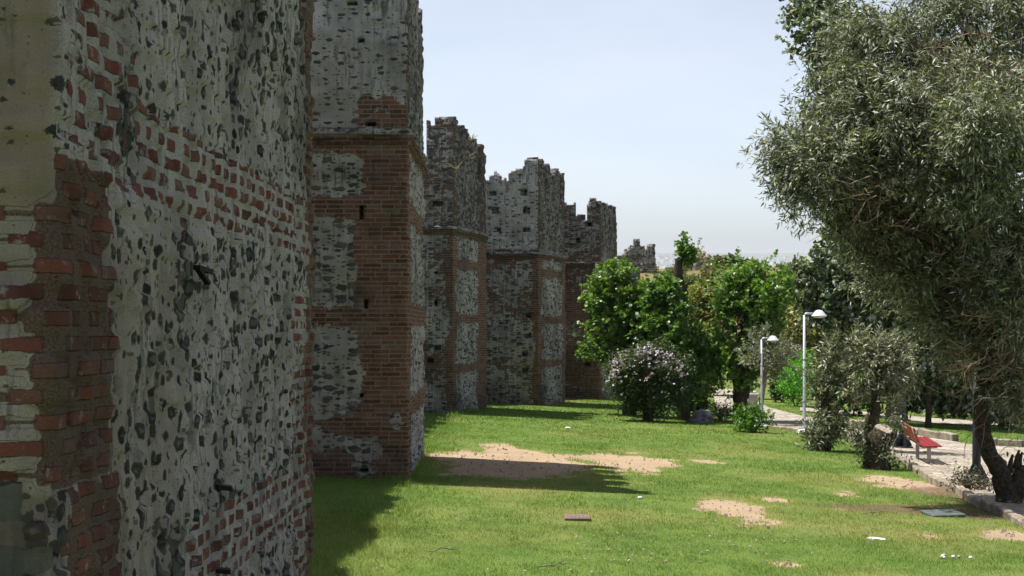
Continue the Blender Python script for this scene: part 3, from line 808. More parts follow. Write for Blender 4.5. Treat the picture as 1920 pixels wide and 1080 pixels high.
def kerb(pts, hgt, wid, lift=0.0, step=.75):
    mb = MB()
    P = [G(x, y, lift) for x, y in pts]
    for a, b_ in zip(P[:-1], P[1:]):
        d = (b_ - a); L = math.hypot(d.x, d.y); n = max(1, round(L / step))
        for k in range(n):
            s = (k + .5) / n
            x, y = a.x + d.x * s, a.y + d.y * s
            zg = float(ground_z(x, y))
            hh = hgt + random.uniform(-.02, .025)
            mb.bbox((x + random.uniform(-.02, .02), y, zg + hh / 2 - .06), (L / n - random.uniform(.015, .05), wid + random.uniform(-.02, .02), hh + .12), .02, rz=math.atan2(d.y, d.x) + random.uniform(-.03, .03), rx=random.uniform(-.04, .04))
    o = mb.build('kerb', M['kerb']); tag(o, kind='structure'); return o
kerb(near_edge[3:], .14, .17, LIFT)
kerb(near_edge[:4], .07, .14, 0)
kerb([(1700, 811), (1738, 820), (1793, 828)], .24, .22, 0)
kerb([(1822, 834), (1920, 841), (2100, 852)], .24, .22, 0)

def in_poly(x, y, poly):
    ins = np.zeros(x.shape, bool); n = len(poly)
    for i in range(n):
        x0, y0 = poly[i]; x1, y1 = poly[(i + 1) % n]
        c = ((y0 > y) != (y1 > y)) & (x < (x1 - x0) * (y - y0) / (y1 - y0 + 1e-12) + x0)
        ins ^= c
    return ins
PLAZA = [(p.x, p.y) for p in top_]
PATH2 = [(p.x, p.y) for p in pp]
TOWERS = [[(-3.6, 5.9), (-1.7, 5.9), (-1.68, 13.5), (-6, 13.5)], [(-6.3, 30), (-1.95, 30), (-1.98, 36), (-6.3, 36)], [(-6.2, 54.9), (X3, 54.7), (-.94, 59.4), (-5.5, 61)],
          [(-3.2, 63.7), (X4, 63.5), (2.25, 67.3), (-2.6, 69)], [(.2, 72.2), (X5, 72), (5, 76.2), (1.2, 78)]]

# ------------------------------------------------------------------ grass blades
def grass():
    VV = []; CC = []
    for (ya, yb, dens, hgt, wid) in ((17.5, 24, 1500, .055, .0075), (24, 34, 800, .06, .011), (34, 48, 420, .062, .016), (48, 75, 200, .07, .026)):
        xa, xb = -7.0 if ya > 20 else -4.5, (1990 - 960) / F * yb
        n = int((xb - xa) * (yb - ya) * dens)
        x = rng.uniform(xa, xb, n); y = rng.uniform(ya, yb, n)
        keep = (x / y * F + 960 > 540) & (x / y * F + 960 < 1960)
        x, y = x[keep], y[keep]
        lush = fbm(x * 1.3, y * .9, 61)
        p = (1 - bare_mask(x, y, .25, .72) * 1.04) * (1 - .75 * litter_mask(x, y)) * (.35 + 1.1 * lush)
        keep = rng.random(len(x)) < p
        for poly in [PLAZA, PATH2] + TOWERS: keep &= ~in_poly(x, y, poly)
        x, y, lush = x[keep], y[keep], lush[keep]
        n = len(x); z = ground_z(x, y) + .05 * (fbm(x * .35, y * .3, 2) - .5) - .01
        tuft = vnoise(x * 7, y * 5, 7)
        hh = .74 * hgt * (.35 + 1.1 * rng.random(n)) * (.5 + .9 * lush) * (.6 + .8 * tuft)
        # longer grass along the foot of the walls
        hh = hh * (1 + .9 * np.exp(-((x + 2.0) / .6) ** 2))
        foot = np.zeros(n)
        for poly in TOWERS[1:]:
            for (ax_, ay_), (bx_, by_) in zip(poly[:-1], poly[1:]):
                ex, ey = bx_ - ax_, by_ - ay_; L2 = ex * ex + ey * ey
                tt = np.clip(((x - ax_) * ex + (y - ay_) * ey) / L2, 0, 1)
                foot = np.maximum(foot, np.exp(-(np.hypot(x - ax_ - tt * ex, y - ay_ - tt * ey) / .22) ** 2))
        hh = hh * (1 + foot * 3.2 * sst(.35, .6, fbm(x * 2.1, y * 2.1, 71)))
        a = rng.uniform(0, 2 * np.pi, n); lean = rng.uniform(.2, 1.0, n) * hh
        wx, wy = np.cos(a) * wid / 2, np.sin(a) * wid / 2
        b0 = np.stack([x - wx, y - wy, z], -1); b1 = np.stack([x + wx, y + wy, z], -1)
        la = rng.uniform(0, 2 * np.pi, n)
        tp = np.stack([x + np.cos(la) * lean, y + np.sin(la) * lean, z + hh], -1)
        VV.append(np.stack([b0, b1, tp], 1).reshape(-1, 3))
        dry = np.clip(dry_mask(x, y) + .35 * (rng.random(n) - .55), 0, 1)[:, None]
        big = sst(.3, .7, fbm(x * .45, y * .3, 88))[:, None]
        g1 = np.array([.084, .165, .022]); g2 = np.array([.142, .238, .052]); dr = np.array([.34, .30, .11])
        col = g1 * (1 - big) + g2 * big
        col = col * (1 - dry * .8) + dr * dry * .8
        col = col * (.86 + .48 * rng.random(n))[:, None]
        CC.append(np.repeat(np.concatenate([col, np.ones((n, 1))], 1), 3, 0))
    V = np.concatenate(VV); C_ = np.concatenate(CC)
    o = link('grass', mesh_np('grass', V, np.arange(len(V)).reshape(-1, 3), None, {'col': C_}), M['blade'])
    tag(o, 'short green lawn grass with bare and yellowed patches', 'grass', kind='stuff')
grass()

# ------------------------------------------------------------------ foliage
def leaf_cloud(cent, n_per, spread, ln, wd, pal, seed, up=.5, droop=0.0, pale=0.0, palec=(.3, .32, .3), hue=.25, spray=0):
    r = np.random.default_rng(seed)
    n = len(cent) * n_per
    tw = np.repeat(np.arange(len(cent)), n_per)
    p = cent[tw] + r.normal(0, 1, (n, 3)) * spread * (.35 if spray else 1)
    if spray:
        td = r.normal(0, 1, (len(cent), 3)) + np.array([0, 0, .15 - droop]); td /= np.linalg.norm(td, axis=1)[:, None]
        p = p + td[tw] * (r.random((n, 1)) * spray)
    nr = r.normal(0, 1, (n, 3)); nr[:, 2] = np.abs(nr[:, 2]) + up
    nr /= np.linalg.norm(nr, axis=1)[:, None]
    ax = np.cross(nr, r.normal(0, 1, (n, 3))); ax[:, 2] -= droop
    ax /= np.linalg.norm(ax, axis=1)[:, None] + 1e-9
    if spray:
        ax = ax * .75 + td[tw] * .8; ax /= np.linalg.norm(ax, axis=1)[:, None] + 1e-9
    bx = np.cross(nr, ax); bx /= np.linalg.norm(bx, axis=1)[:, None] + 1e-9
    s = (.6 + .75 * r.random(n))[:, None]
    l = ln * s; w = wd * s
    k = .06 * l * nr
    V = np.stack([p, p + ax * l * .5 + bx * w * .5 + k, p + ax * l, p + ax * l * .5 - bx * w * .5 + k], 1).reshape(-1, 3)
    pal = np.array(pal)
    twc = r.integers(0, len(pal), len(cent))
    ci = np.where(r.random(n) < .6, twc[tw], r.integers(0, len(pal), n))
    col = pal[ci] * (.7 + .6 * r.random(n))[:, None] * (1 + hue * (r.random(len(cent)) - .5))[tw][:, None]
    if pale > 0:
        m = r.random(n) < pale
        col[m] = np.array(palec) * (.7 + .6 * r.random(m.sum()))[:, None]
    C_ = np.repeat(np.concatenate([col, np.ones((n, 1))], 1), 4, 0)
    return V, C_

def crown(name, blobs, leaf, parent, seed, mat='leaf'):
    """blobs: (centre, (rx,ry,rz), leaves)"""
    r = np.random.default_rng(seed)
    VV = []; CC = []; tips = []
    for bi, (c, rad, n) in enumerate(blobs):
        npt = leaf.get('per', 14); nt = max(3, int(n * leaf.get('mul', 1) / npt))
        kc = leaf.get('clumps', 12)
        cc = r.normal(0, 1, (kc, 3)); cc /= np.linalg.norm(cc, axis=1)[:, None]
        cc *= (r.random((kc, 1)) ** .45) * .92
        which = r.integers(0, kc, nt)
        sg = leaf.get('sig', .27)
        tp = cc[which] + r.normal(0, sg, (nt, 3)) * (.5 + r.random((kc, 1)))[which]
        rr = np.linalg.norm(tp, axis=1)
        tp = tp[rr < 1.18]
        tp = tp * np.array(rad) + np.array(c)
        tips.append(cc * np.array(rad) + np.array(c))
        V, C_ = leaf_cloud(tp, npt, leaf['spread'], leaf['l'], leaf['w'], leaf['pal'], seed * 31 + bi, leaf.get('up', .5), leaf.get('droop', 0), leaf.get('pale', 0), leaf.get('palec', (.3, .32, .3)), leaf.get('hue', .35), leaf.get('spray', 0))
        VV.append(V); CC.append(C_)
    V = np.concatenate(VV); C_ = np.concatenate(CC)
    link(name, mesh_np(name, V, np.arange(len(V)).reshape(-1, 4), None, {'col': C_}), M[mat], parent)
    return tips

def wiggle(a, b_, n, amp):
    a, b_ = Vector(a), Vector(b_); L = (b_ - a).length
    pts = []
    for k in range(n + 1):
        s = k / n; j = amp * L * math.sin(math.pi * s)
        pts.append(a.lerp(b_, s) + Vector([random.uniform(-j, j) for _ in range(3)]))
    return pts

def tree(name, label, cat, base, trunk, blobs, leaf, seed, mat='leaf', bark='bark', limb=.07, group=None, nseg=10, twigs=True):
    """trunk: list of (dx,dy,dz,radius) from base; blobs in world coordinates"""
    random.seed(seed)
    o = empty(name, base); tag(o, label, cat, group)
    tips = crown('crown', blobs, leaf, o, seed, mat)
    mb = MB()
    tp = [Vector(base) + Vector(q[:3]) for q in trunk]; tr = [q[3] for q in trunk]
    fine = []; fr = []
    for i in range(len(tp) - 1):
        for k in range(4):
            s = k / 4; fine.append(tp[i].lerp(tp[i + 1], s) + Vector([random.uniform(-1, 1) * tr[i] * .12 for _ in range(3)])); fr.append(tr[i] * (1 - s) + tr[i + 1] * s)
    fine.append(tp[-1]); fr.append(tr[-1])
    mb.tube(fine, fr, nseg, .09)
    if limb:
        for (c, rad, n), tps in zip(blobs, tips):
            st = tp[-1] if random.random() < .6 or len(tp) < 3 else tp[-2]
            L = wiggle(st, c, 5, .12)
            mb.tube(L, [limb * (1 - .12 * k) for k in range(6)], 6, .05, False)
            if twigs:
                for q in tps[:10]:
                    s = random.randint(2, 5)
                    mb.tube(wiggle(L[s], q, 4, .12), [limb * .4, limb * .3, limb * .22, limb * .15, limb * .08], 4, 0, False)
    mb.build('trunk', M[bark], o)
    return o

def B(px, py, rx, ry, Y, n, rd=None, dY=0):
    Y = Y + dY; c = W(px, py, Y); s = Y / F
    return (c, (rx * s, (rd if rd else (rx + ry) / 2 * s), ry * s), n)

GREEN = [(.105, .205, .03), (.135, .245, .04), (.085, .17, .028), (.16, .26, .055)]
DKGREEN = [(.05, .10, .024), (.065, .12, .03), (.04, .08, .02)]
MULB = dict(l=.14, w=.115, spread=.13, spray=.25, mul=1.45, pal=GREEN, per=12, up=.7, pale=.07, palec=(.26, .34, .16), clumps=16, sig=.29)
OLIVE = dict(spray=.35, l=.125, w=.03, spread=.10, pal=[(.085, .10, .055), (.11, .125, .075), (.14, .155, .10), (.06, .072, .042)], per=16, up=.2, pale=.16, palec=(.27, .285, .22), clumps=18, sig=.24)
POPL = dict(l=.19, w=.15, spread=.14, spray=.35, mul=1.2, pal=[(.065, .105, .038), (.09, .14, .05), (.045, .075, .028)], per=11, up=.3, pale=.3, palec=(.42, .44, .38), clumps=16, sig=.26, droop=.5)
YEL = dict(l=.21, w=.10, spread=.16, pal=[(.19, .22, .045), (.22, .235, .06), (.15, .19, .04), (.25, .24, .09)], per=14, up=.5, clumps=14, sig=.27)

# pollarded trees on the far edge of the lawn
Y = 58.5
tree('pollard_tree', 'leftmost pollarded tree with a broad bright green crown against the dark tower', 'tree', GY(1180, Y),
     [(0, 0, -.1, .27), (.05, 0, .6, .22), (0, .1, 1.6, .2), (.02, .1, 2.2, .16)],
     [B(1150, 540, 48, 50, Y, 2000), B(1120, 560, 32, 40, Y, 1000), B(1190, 600, 75, 62, Y, 4200), B(1215, 570, 42, 48, Y, 1500), B(1125, 655, 36, 25, Y, 800), B(1145, 610, 55, 45, Y, 2000), B(1160, 510, 25, 25, Y, 500), B(1200, 660, 70, 40, Y, 1500)],
     MULB, 11, group='pollarded trees at the lawn edge')
Y = 57
o = tree('pollard_tree', 'tall thin pollarded tree with a lollipop tuft of leaves above the others', 'tree', GY(1284, Y),
     [(0, 0, -.1, .26), (-.05, 0, 1.2, .22), (-.12, 0, 2.4, .23), (-.1, 0, 3.6, .2), (-.05, 0, 4.5, .17), (-.22, 0, 5.1, .16), (-.23, 0, 5.75, .14)],
     [B(1287, 475, 15, 11, Y, 520), B(1281, 456, 7, 9, Y, 110), B(1240, 550, 32, 34, Y, 1500), B(1235, 600, 35, 40, Y, 900), B(1272, 590, 24, 34, Y, 1100, dY=-.6), B(1262, 640, 30, 34, Y, 1100, dY=-.6), B(1262, 545, 18, 26, Y, 500, dY=-.4), B(1268, 620, 40, 40, Y, 800), B(1300, 690, 40, 60, Y, 1500), B(1310, 640, 28, 35, Y, 600)],
     dict(MULB, pal=[(.08, .165, .026), (.105, .20, .034), (.065, .14, .025)]), 12, limb=0, group='pollarded trees at the lawn edge')
Y = 57
tree('pollard_tree', 'stout trunked pollarded tree with a full green crown beside the stone pillar', 'tree', GY(1388, Y),
     [(-.02, 0, -.1, .29), (0, 0, .5, .26), (.04, 0, 1.1, .30), (.1, 0, 1.7, .34), (.0, 0, 2.2, .24)],
     [B(1405, 560, 72, 68, Y, 5200), B(1395, 520, 40, 35, Y, 1300), B(1450, 540, 38, 50, Y, 1700), B(1440, 600, 45, 60, Y, 1900), B(1365, 570, 32, 45, Y, 1200), B(1355, 660, 35, 50, Y, 1300), B(1410, 660, 60, 50, Y, 2400), B(1335, 690, 25, 25, Y, 600), B(1390, 710, 36, 22, Y, 800)],
     MULB, 13, group='pollarded trees at the lawn edge')
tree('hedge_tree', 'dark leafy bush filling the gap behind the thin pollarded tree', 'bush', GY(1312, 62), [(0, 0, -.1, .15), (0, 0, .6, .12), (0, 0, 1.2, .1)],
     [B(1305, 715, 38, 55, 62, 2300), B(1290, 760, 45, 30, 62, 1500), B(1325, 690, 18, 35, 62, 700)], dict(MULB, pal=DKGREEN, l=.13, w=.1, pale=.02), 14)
tree('feathery_tree', 'yellow green feathery tree between the two broad pollarded trees', 'tree', GY(1325, 82), [(0, 0, -.1, .2), (0, 0, 2, .15), (0, 0, 4, .1)],
     [B(1325, 590, 34, 55, 82, 5200), B(1310, 565, 26, 25, 82, 1500), B(1350, 560, 30, 25, 82, 1500), B(1300, 640, 30, 60, 82, 3000), B(1345, 560, 25, 30, 82, 800), B(1330, 650, 38, 40, 82, 1500), B(1310, 630, 20, 40, 82, 700), B(1320, 720, 40, 50, 82, 1300)], YEL, 15)
tree('feathery_tree', 'larger pale yellow green tree behind the silver lamp post', 'tree', GY(1530, 84), [(0, 0, -.1, .25), (0, 0, 2, .2), (0, 0, 4, .12)],
     [B(1520, 605, 50, 50, 84, 6500), B(1560, 630, 55, 50, 84, 6000), B(1490, 640, 40, 65, 84, 5000), B(1560, 690, 70, 50, 84, 5000), B(1620, 640, 50, 70, 84, 5000), B(1485, 590, 28, 30, 84, 1600), B(1480, 700, 40, 40, 84, 2500)],
     dict(YEL, pal=[(.24, .25, .085), (.28, .27, .11), (.19, .22, .06), (.32, .29, .14)]), 16)

# flowering hibiscus
Y = 55
ob = tree('hibiscus_bush', 'large rounded shrub covered in mauve flowers at the lawn edge', 'bush', GY(1215, Y), [(0, 0, -.1, .2), (0, 0, .5, .17), (0, 0, 1.0, .12)],
     [B(1215, 700, 62, 52, Y, 6500), B(1170, 710, 38, 45, Y, 3400), B(1260, 715, 36, 48, Y, 3400), B(1228, 662, 30, 24, Y, 1800), B(1190, 682, 20, 22, Y, 700), B(1275, 690, 18, 24, Y, 800), B(1148, 692, 16, 18, Y, 500), B(1238, 642, 9, 12, Y, 130), B(1205, 652, 9, 13, Y, 130), B(1262, 656, 9, 14, Y, 130), B(1172, 664, 9, 12, Y, 110), B(1284, 676, 8, 10, Y, 90), B(1235, 755, 46, 34, Y, 3000), B(1180, 750, 32, 32, Y, 1800)],
     dict(l=.095, w=.06, spread=.11, pal=[(.05, .085, .028), (.07, .11, .038), (.035, .06, .022), (.10, .135, .06)], per=13, up=.4, clumps=14, sig=.26), 21)
r = np.random.default_rng(5)
fc = []
for k in range(300):
    a = r.uniform(0, math.pi * 2); px = 1213 + 76 * math.cos(a) * r.random() ** .4; py = 705 - 58 * abs(math.sin(a)) * (r.random() ** .3)
    py += 25 * max(0, r.normal()) * .8
    fc.append(W(px, min(py, 760), 55 - r.uniform(-.2, 1.0)))
V, C_ = leaf_cloud(np.array([tuple(p) for p in fc]), 4, .03, .08, .065, [(.44, .37, .52), (.50, .44, .58), (.55, .50, .60), (.42, .31, .47)], 77, .2)
link('flowers', mesh_np('flowers', V, np.arange(len(V)).reshape(-1, 4), None, {'col': C_}), M['leaf_dull'], ob)
for k in range(9):
    p = W(1213 + 72 * r.uniform(-1, 1), 700 + r.uniform(-25, 12), 54 - r.uniform(-.2, .3)) if k < 6 else W(1280 + r.uniform(-10, 8), 686 + r.uniform(-8, 8), 54.6)
    V, C_ = leaf_cloud(np.array([tuple(p)]), 6, .03, .08, .07, [(.48, .30, .52), (.50, .34, .54)], 78 + k, .2)
    link('pink_flower', mesh_np('pink_flower', V, np.arange(len(V)).reshape(-1, 4), None, {'col': C_}), M['leaf_dull'], ob)

# shrubs
def shrub(label, px, Y, w, h, leaf, n, seed, name='shrub', stems=6, mat='leaf', lift=0.0):
    base = GY(px, Y, lift); s = Y / F
    o = empty(name, base); tag(o, label, 'bush')
    wx, hz = w * s, h * s
    blobs = [(base + Vector((random.uniform(-.2, .2) * wx, 0, hz * .55)), (wx * .5, wx * .45, hz * .5), int(n * .6)),
             (base + Vector((-.22 * wx, 0, hz * .4)), (wx * .33, wx * .3, hz * .38), int(n * .2)), (base + Vector((.22 * wx, 0, hz * .42)), (wx * .33, wx * .3, hz * .4), int(n * .2))]
    tips = crown('foliage', blobs, leaf, o, seed, mat)
    mb = MB()
    for k in range(stems):
        q = random.choice(random.choice(tips)); mb.tube(wiggle(base + Vector((random.uniform(-.1, .1), random.uniform(-.1, .1), -.05)), q, 4, .1), [.025, .02, .016, .012, .006], 5, 0, False)
    mb.build('stems', M['bark'], o)
    return o
BRIGHT = dict(l=.12, w=.06, spread=.09, pal=[(.07, .17, .015), (.09, .21, .02), (.05, .125, .012)], per=12, up=.5, clumps=12, sig=.28)
GREY = dict(l=.10, w=.035, spread=.10, pal=[(.07, .09, .045), (.09, .115, .06), (.05, .07, .032), (.12, .14, .085)], per=12, up=.2, clumps=12, sig=.27, pale=.12, palec=(.2, .22, .16))
shrub('small bright green bush on the lawn in front of the silver lamp post', 1414, 51, 62, 48, BRIGHT, 2200, 31)
shrub('low grey green shrub behind the grey boulder', 1352, 57.5, 46, 32, dict(GREY, pal=[(.09, .13, .05), (.12, .16, .07)]), 1500, 32)
shrub('dark round bush beyond the path behind the second lamp', 1468, 78, 70, 66, dict(MULB, pal=DKGREEN, l=.14, w=.1, pale=0), 2600, 33)
shrub('vivid green conifer bush glowing in the sun behind the lamp post', 1494, 74, 66, 100, dict(BRIGHT, pal=[(.10, .34, .012), (.12, .38, .02)], l=.12, w=.035), 5200, 34)
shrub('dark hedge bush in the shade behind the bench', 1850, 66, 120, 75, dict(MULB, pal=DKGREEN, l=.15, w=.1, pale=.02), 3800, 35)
shrub('light green bush on the lawn beyond the bench', 1775, 68, 80, 60, dict(BRIGHT, pal=[(.07, .14, .03), (.10, .17, .05)]), 2400, 36)
shrub('pale green bush at the right edge under the trees', 1885, 60, 60, 45, dict(BRIGHT, pal=[(.09, .14, .05), (.13, .17, .08)]), 1600, 37)
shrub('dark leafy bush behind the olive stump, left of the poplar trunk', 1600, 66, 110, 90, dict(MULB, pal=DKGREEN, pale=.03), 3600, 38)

# grey olive saplings, stump with suckers
Y = 55
tree('olive_tree', 'small grey olive with a thin leaning trunk between the two lamps', 'tree', GY(1424, Y), [(0, 0, -.1, .1), (.05, 0, .7, .085), (.17, 0, 1.6, .075), (.25, 0, 2.2, .06)],
     [B(1440, 655, 45, 30, Y, 1500), B(1410, 670, 28, 22, Y, 700), B(1475, 665, 30, 25, Y, 800), B(1430, 630, 20, 18, Y, 350), B(1460, 690, 25, 15, Y, 300)], dict(OLIVE, pale=.3, palec=(.36, .37, .31), pal=[(.14, .155, .105), (.17, .185, .13), (.11, .125, .08)]), 41, 'leaf_dull', 'bark_pale', .035, group='olive trees')
Y = 43.5
tree('olive_tree', 'bushy olive with leafy suckers around its foot, left of the stump', 'tree', GY(1545, Y), [(0, 0, -.1, .24), (0, 0, .4, .17), (.02, 0, 1.2, .12), (.05, 0, 2.0, .09)],
     [B(1560, 690, 42, 42, Y, 1500), B(1535, 720, 26, 24, Y, 550), B(1585, 705, 24, 34, Y, 500), B(1548, 795, 28, 40, Y, 2000), B(1525, 815, 18, 32, Y, 900), B(1565, 800, 18, 35, Y, 900), B(1575, 650, 25, 25, Y, 500)], dict(OLIVE, pale=.25, palec=(.40, .41, .34), l=.16, w=.036, pal=[(.12, .14, .08), (.15, .17, .105), (.09, .11, .06)]), 42, 'leaf_dull', 'bark', .05, group='olive trees')
Y = 43
tree('olive_tree', 'grey olive crown behind the cut stump with a crooked branch', 'tree', GY(1640, Y), [(0, 0, -.1, .2), (-.05, 0, .6, .15), (.05, 0, 1.2, .13), (.0, 0, 1.8, .1)],
     [B(1635, 695, 44, 42, Y, 1600), B(1662, 728, 36, 32, Y, 1000), B(1608, 735, 28, 26, Y, 600), B(1625, 655, 36, 28, Y, 800), B(1665, 680, 30, 35, Y, 1000), B(1640, 640, 25, 20, Y, 500), B(1690, 700, 32, 45, Y, 1500), B(1690, 650, 30, 30, Y, 700)], dict(OLIVE, pale=.34, palec=(.40, .40, .33), l=.16, w=.036, pal=[(.13, .145, .085), (.16, .17, .11), (.10, .115, .065)]), 43, 'leaf_dull', 'bark', .05, group='olive trees')
# stump
base = G(1645, 880)
o = empty('tree_stump', base); tag(o, 'gnarled olive stump with a sawn pale top and leafy suckers', 'stump')
random.seed(3)
mb = MB(); mb.tube([base + Vector(p) for p in ((0, 0, -.15), (0, 0, .02), (-.02, 0, .3), (-.02, 0, .55), (.05, 0, .75), (.12, -.02, .92))], [.36, .34, .27, .27, .24, .2], 14, .13)
mb.tube([base + Vector(p) for p in ((.1, 0, .5), (.28, .02, .68), (.36, .03, .82), (.40, .03, .9))], [.16, .12, .12, .09], 9, .12)
mb.tube([base + Vector(p) for p in ((-.1, 0, .45), (-.2, .03, .7), (-.26, .05, 1.0), (-.22, .03, 1.3))], [.12, .09, .06, .04], 8, .1)
mb.build('trunk', M['bark'], o)
mb = MB(); cc0 = base + Vector((.125, -.02, .935)); nrm = Vector((.1, -.45, .9)).normalized(); ux = nrm.cross(Vector((0, 1, 0))).normalized(); uy = nrm.cross(ux)
rim = [cc0 + ux * .205 * math.cos(a) * (1 + .06 * math.sin(3 * a)) + uy * .2 * math.sin(a) for a in np.linspace(0, 2 * math.pi, 16, endpoint=False)]
mb.add([p + nrm * .03 for p in rim] + [p - nrm * .08 for p in rim], [tuple(range(16))] + [(k, 16 + k, 16 + (k + 1) % 16, (k + 1) % 16) for k in range(16)])
mb.build('sawn_face', M['cutwood'], o)
crown('suckers', [(base + Vector((-.42, -.05, .75)), (.2, .2, .5), 800), (base + Vector((.12, -.28, .5)), (.13, .1, .35), 260), (base + Vector((.42, .3, 1.0)), (.28, .25, .25), 450), (base + Vector((.5, -.1, .1)), (.35, .3, .12), 260)],
      dict(GREY, per=9), o, 51, 'leaf_dull')

# white poplar behind, and the big olive on the right
Y = 60
tree('poplar_tree', 'large white poplar with a thick pale trunk behind the red bench', 'tree', GY(1683, Y), [(0, 0, -.2, .46), (0, 0, .6, .41), (0, 0, 2.5, .36), (.2, 0, 5, .3), (.4, 0, 8, .2)],
     [B(1530, 50, 55, 80, Y, 1500), B(1560, 130, 55, 60, Y, 1500), B(1545, 220, 42, 60, Y, 1000), B(1525, 10, 50, 50, Y, 900),
      B(1600, 80, 70, 120, Y, 2500), B(1560, 520, 60, 55, Y, 1800), B(1505, 510, 26, 22, Y, 200), B(1590, 570, 40, 35, Y, 1000), B(1620, 560, 80, 90, Y, 4000),
      B(1690, 600, 105, 120, Y, 12000), B(1640, 500, 80, 80, Y, 5500), B(1580, 470, 52, 60, Y, 2300), B(1545, 520, 55, 50, Y, 2200), B(1600, 410, 55, 60, Y, 2300), B(1550, 570, 50, 45, Y, 1500), B(1610, 610, 50, 50, Y, 1900), B(1760, 640, 110, 100, Y, 11000), B(1850, 620, 120, 130, Y, 13000), B(1800, 520, 120, 110, Y, 7000), B(1800, 710, 90, 40, Y, 4500), B(1890, 720, 60, 45, Y, 3500), B(1700, 380, 140, 160, Y, 6000), B(1800, 250, 170, 230, Y, 7000), B(1900, 450, 120, 200, Y, 4000), B(1665, 665, 40, 40, Y, 1300), B(1720, 700, 70, 40, Y, 2500), B(1765, 738, 90, 24, Y, 3500), B(1860, 740, 80, 32, Y, 4500)],
     POPL, 61, 'leaf_dull', 'bark_pale', .12)
tree('dark_tree', 'slim straight trunked tree on the lawn beyond the bench', 'tree', GY(1741, 58.8), [(0, 0, -.1, .13), (0, 0, .8, .11), (0, 0, 2.2, .10), (0, 0, 3.5, .08)],
     [B(1741, 690, 70, 60, 60, 2600), B(1790, 700, 60, 50, 60, 1800)], dict(POPL, pale=.05), 62)
tree('dark_tree', 'broad dark tree closing the view at the right edge', 'tree', GY(1900, 76), [(0, 0, -.1, .3), (0, 0, 2, .25), (0, 0, 5, .2)],
     [B(1860, 690, 100, 75, 76, 4500), B(1930, 700, 90, 90, 76, 4000), B(1800, 720, 70, 55, 76, 2500), B(1900, 560, 120, 120, 76, 4000)], dict(POPL, l=.2, w=.15, pale=.04), 63)

Y = 30
base = G(1890, 948)
OL2 = dict(OLIVE, l=.13, w=.027, spread=.10, per=18, clumps=22, sig=.16, spray=.55, hue=.6, droop=.3, pale=.28, palec=(.40, .42, .35), pal=[(.10, .118, .066), (.13, .148, .088), (.165, .182, .12), (.065, .076, .046), (.10, .125, .06)])
ol = tree('olive_tree', 'big old olive with a crooked dark trunk overhanging the lawn from the right', 'tree', base,
     [(.05, 0, -.15, .27), (.0, 0, .2, .21), (-.12, 0, .6, .175), (-.34, 0, 1.0, .15), (-.46, 0, 1.35, .145), (-.50, 0, 1.8, .15), (-.45, 0, 2.4, .14), (-.3, 0, 3.2, .12), (.1, 0, 4.6, .09)],
     [B(1480, 285, 62, 75, Y, 3600, dY=-1), B(1540, 330, 95, 80, Y, 6500, dY=-.8), B(1570, 220, 90, 90, Y, 6500, dY=-.5), B(1640, 280, 120, 120, Y, 11000), B(1620, 120, 90, 90, Y, 5500), B(1680, 60, 120, 90, Y, 8000),
      B(1730, 200, 140, 150, Y, 14000, dY=-1), B(1850, 100, 140, 130, Y, 12000, dY=.5), B(1820, 320, 140, 130, Y, 12000, dY=-1.5), B(1900, 260, 110, 150, Y, 9000, dY=-2), B(1700, 410, 110, 70, Y, 4500),
      B(1800, 480, 110, 80, Y, 6000, dY=.8), B(1890, 470, 90, 110, Y, 6500, dY=-1), B(1905, 620, 60, 90, Y, 2600), B(1660, 480, 70, 55, Y, 2600, dY=.5), B(1590, 400, 60, 55, Y, 2600, dY=-.3), B(1640, 440, 70, 50, Y, 2600, dY=-.2), B(1910, 10, 120, 60, Y, 6500), B(1780, 0, 90, 50, Y, 4500), B(1850, 640, 85, 75, Y, 7500, dY=.2), B(1790, 600, 80, 75, Y, 6500, dY=.6), B(1895, 720, 55, 50, Y, 3200, dY=-.3), B(1900, 560, 80, 90, Y, 6000, dY=-.8), B(1690, 520, 80, 60, Y, 4000, dY=1), B(1740, 500, 90, 60, Y, 5000, dY=0), B(1560, 290, 60, 50, Y, 2500, dY=-1.6), B(1830, 220, 90, 70, Y, 5000, dY=-2.6)],
     OL2, 71, 'leaf_dull', 'bark', .07, group='olive trees')
# broken burl and dead drooping twigs on the big olive
random.seed(12)
mb = MB()
mb.tube([base + Vector(p) for p in ((.05, 0, .05), (.18, .02, .4), (.28, .03, .62), (.3, .03, .75))], [.2, .17, .14, .07], 10, .16)
for p in ((.14, 0, .7), (.2, .02, .66), (.02, .0, .62)):
    mb.tube([base + Vector(p), base + Vector((p[0] + .03, p[1], p[2] + .2)), base + Vector((p[0] + .07, p[1], p[2] + .34))], [.06, .04, .02], 6, .1)
mb.build('burl', M['bark'], ol)
mb = MB()
def dead(px, py, L, droop, n, lean):
    for k in range(n):
        p = W(px + random.gauss(0, 45), py + random.gauss(0, 40), Y + random.uniform(-2.2, .3))
        d = Vector((random.gauss(lean, .5), random.gauss(0, .35), random.gauss(-droop, .35)))
        q = p + d * L * random.uniform(.4, 1.2)
        pts = wiggle(p, q, 4, .12)
        mb.tube(pts, [.009, .008, .006, .005, .002], 4, 0, False)
        for j in (1, 2, 3):
            mb.tube(wiggle(pts[j], pts[j] + (d + Vector([random.gauss(0, .7) for _ in range(3)])) * L * .35, 2, .1), [.006, .005, .002], 3, 0, False)
dead(1630, 360, .8, .35, 34, -.5); dead(1690, 380, .7, .5, 16, -.2); dead(1870, 600, .8, .55, 26, -.5); dead(1830, 680, .7, .25, 16, -.7); dead(1885, 700, .8, .6, 24, -.4)
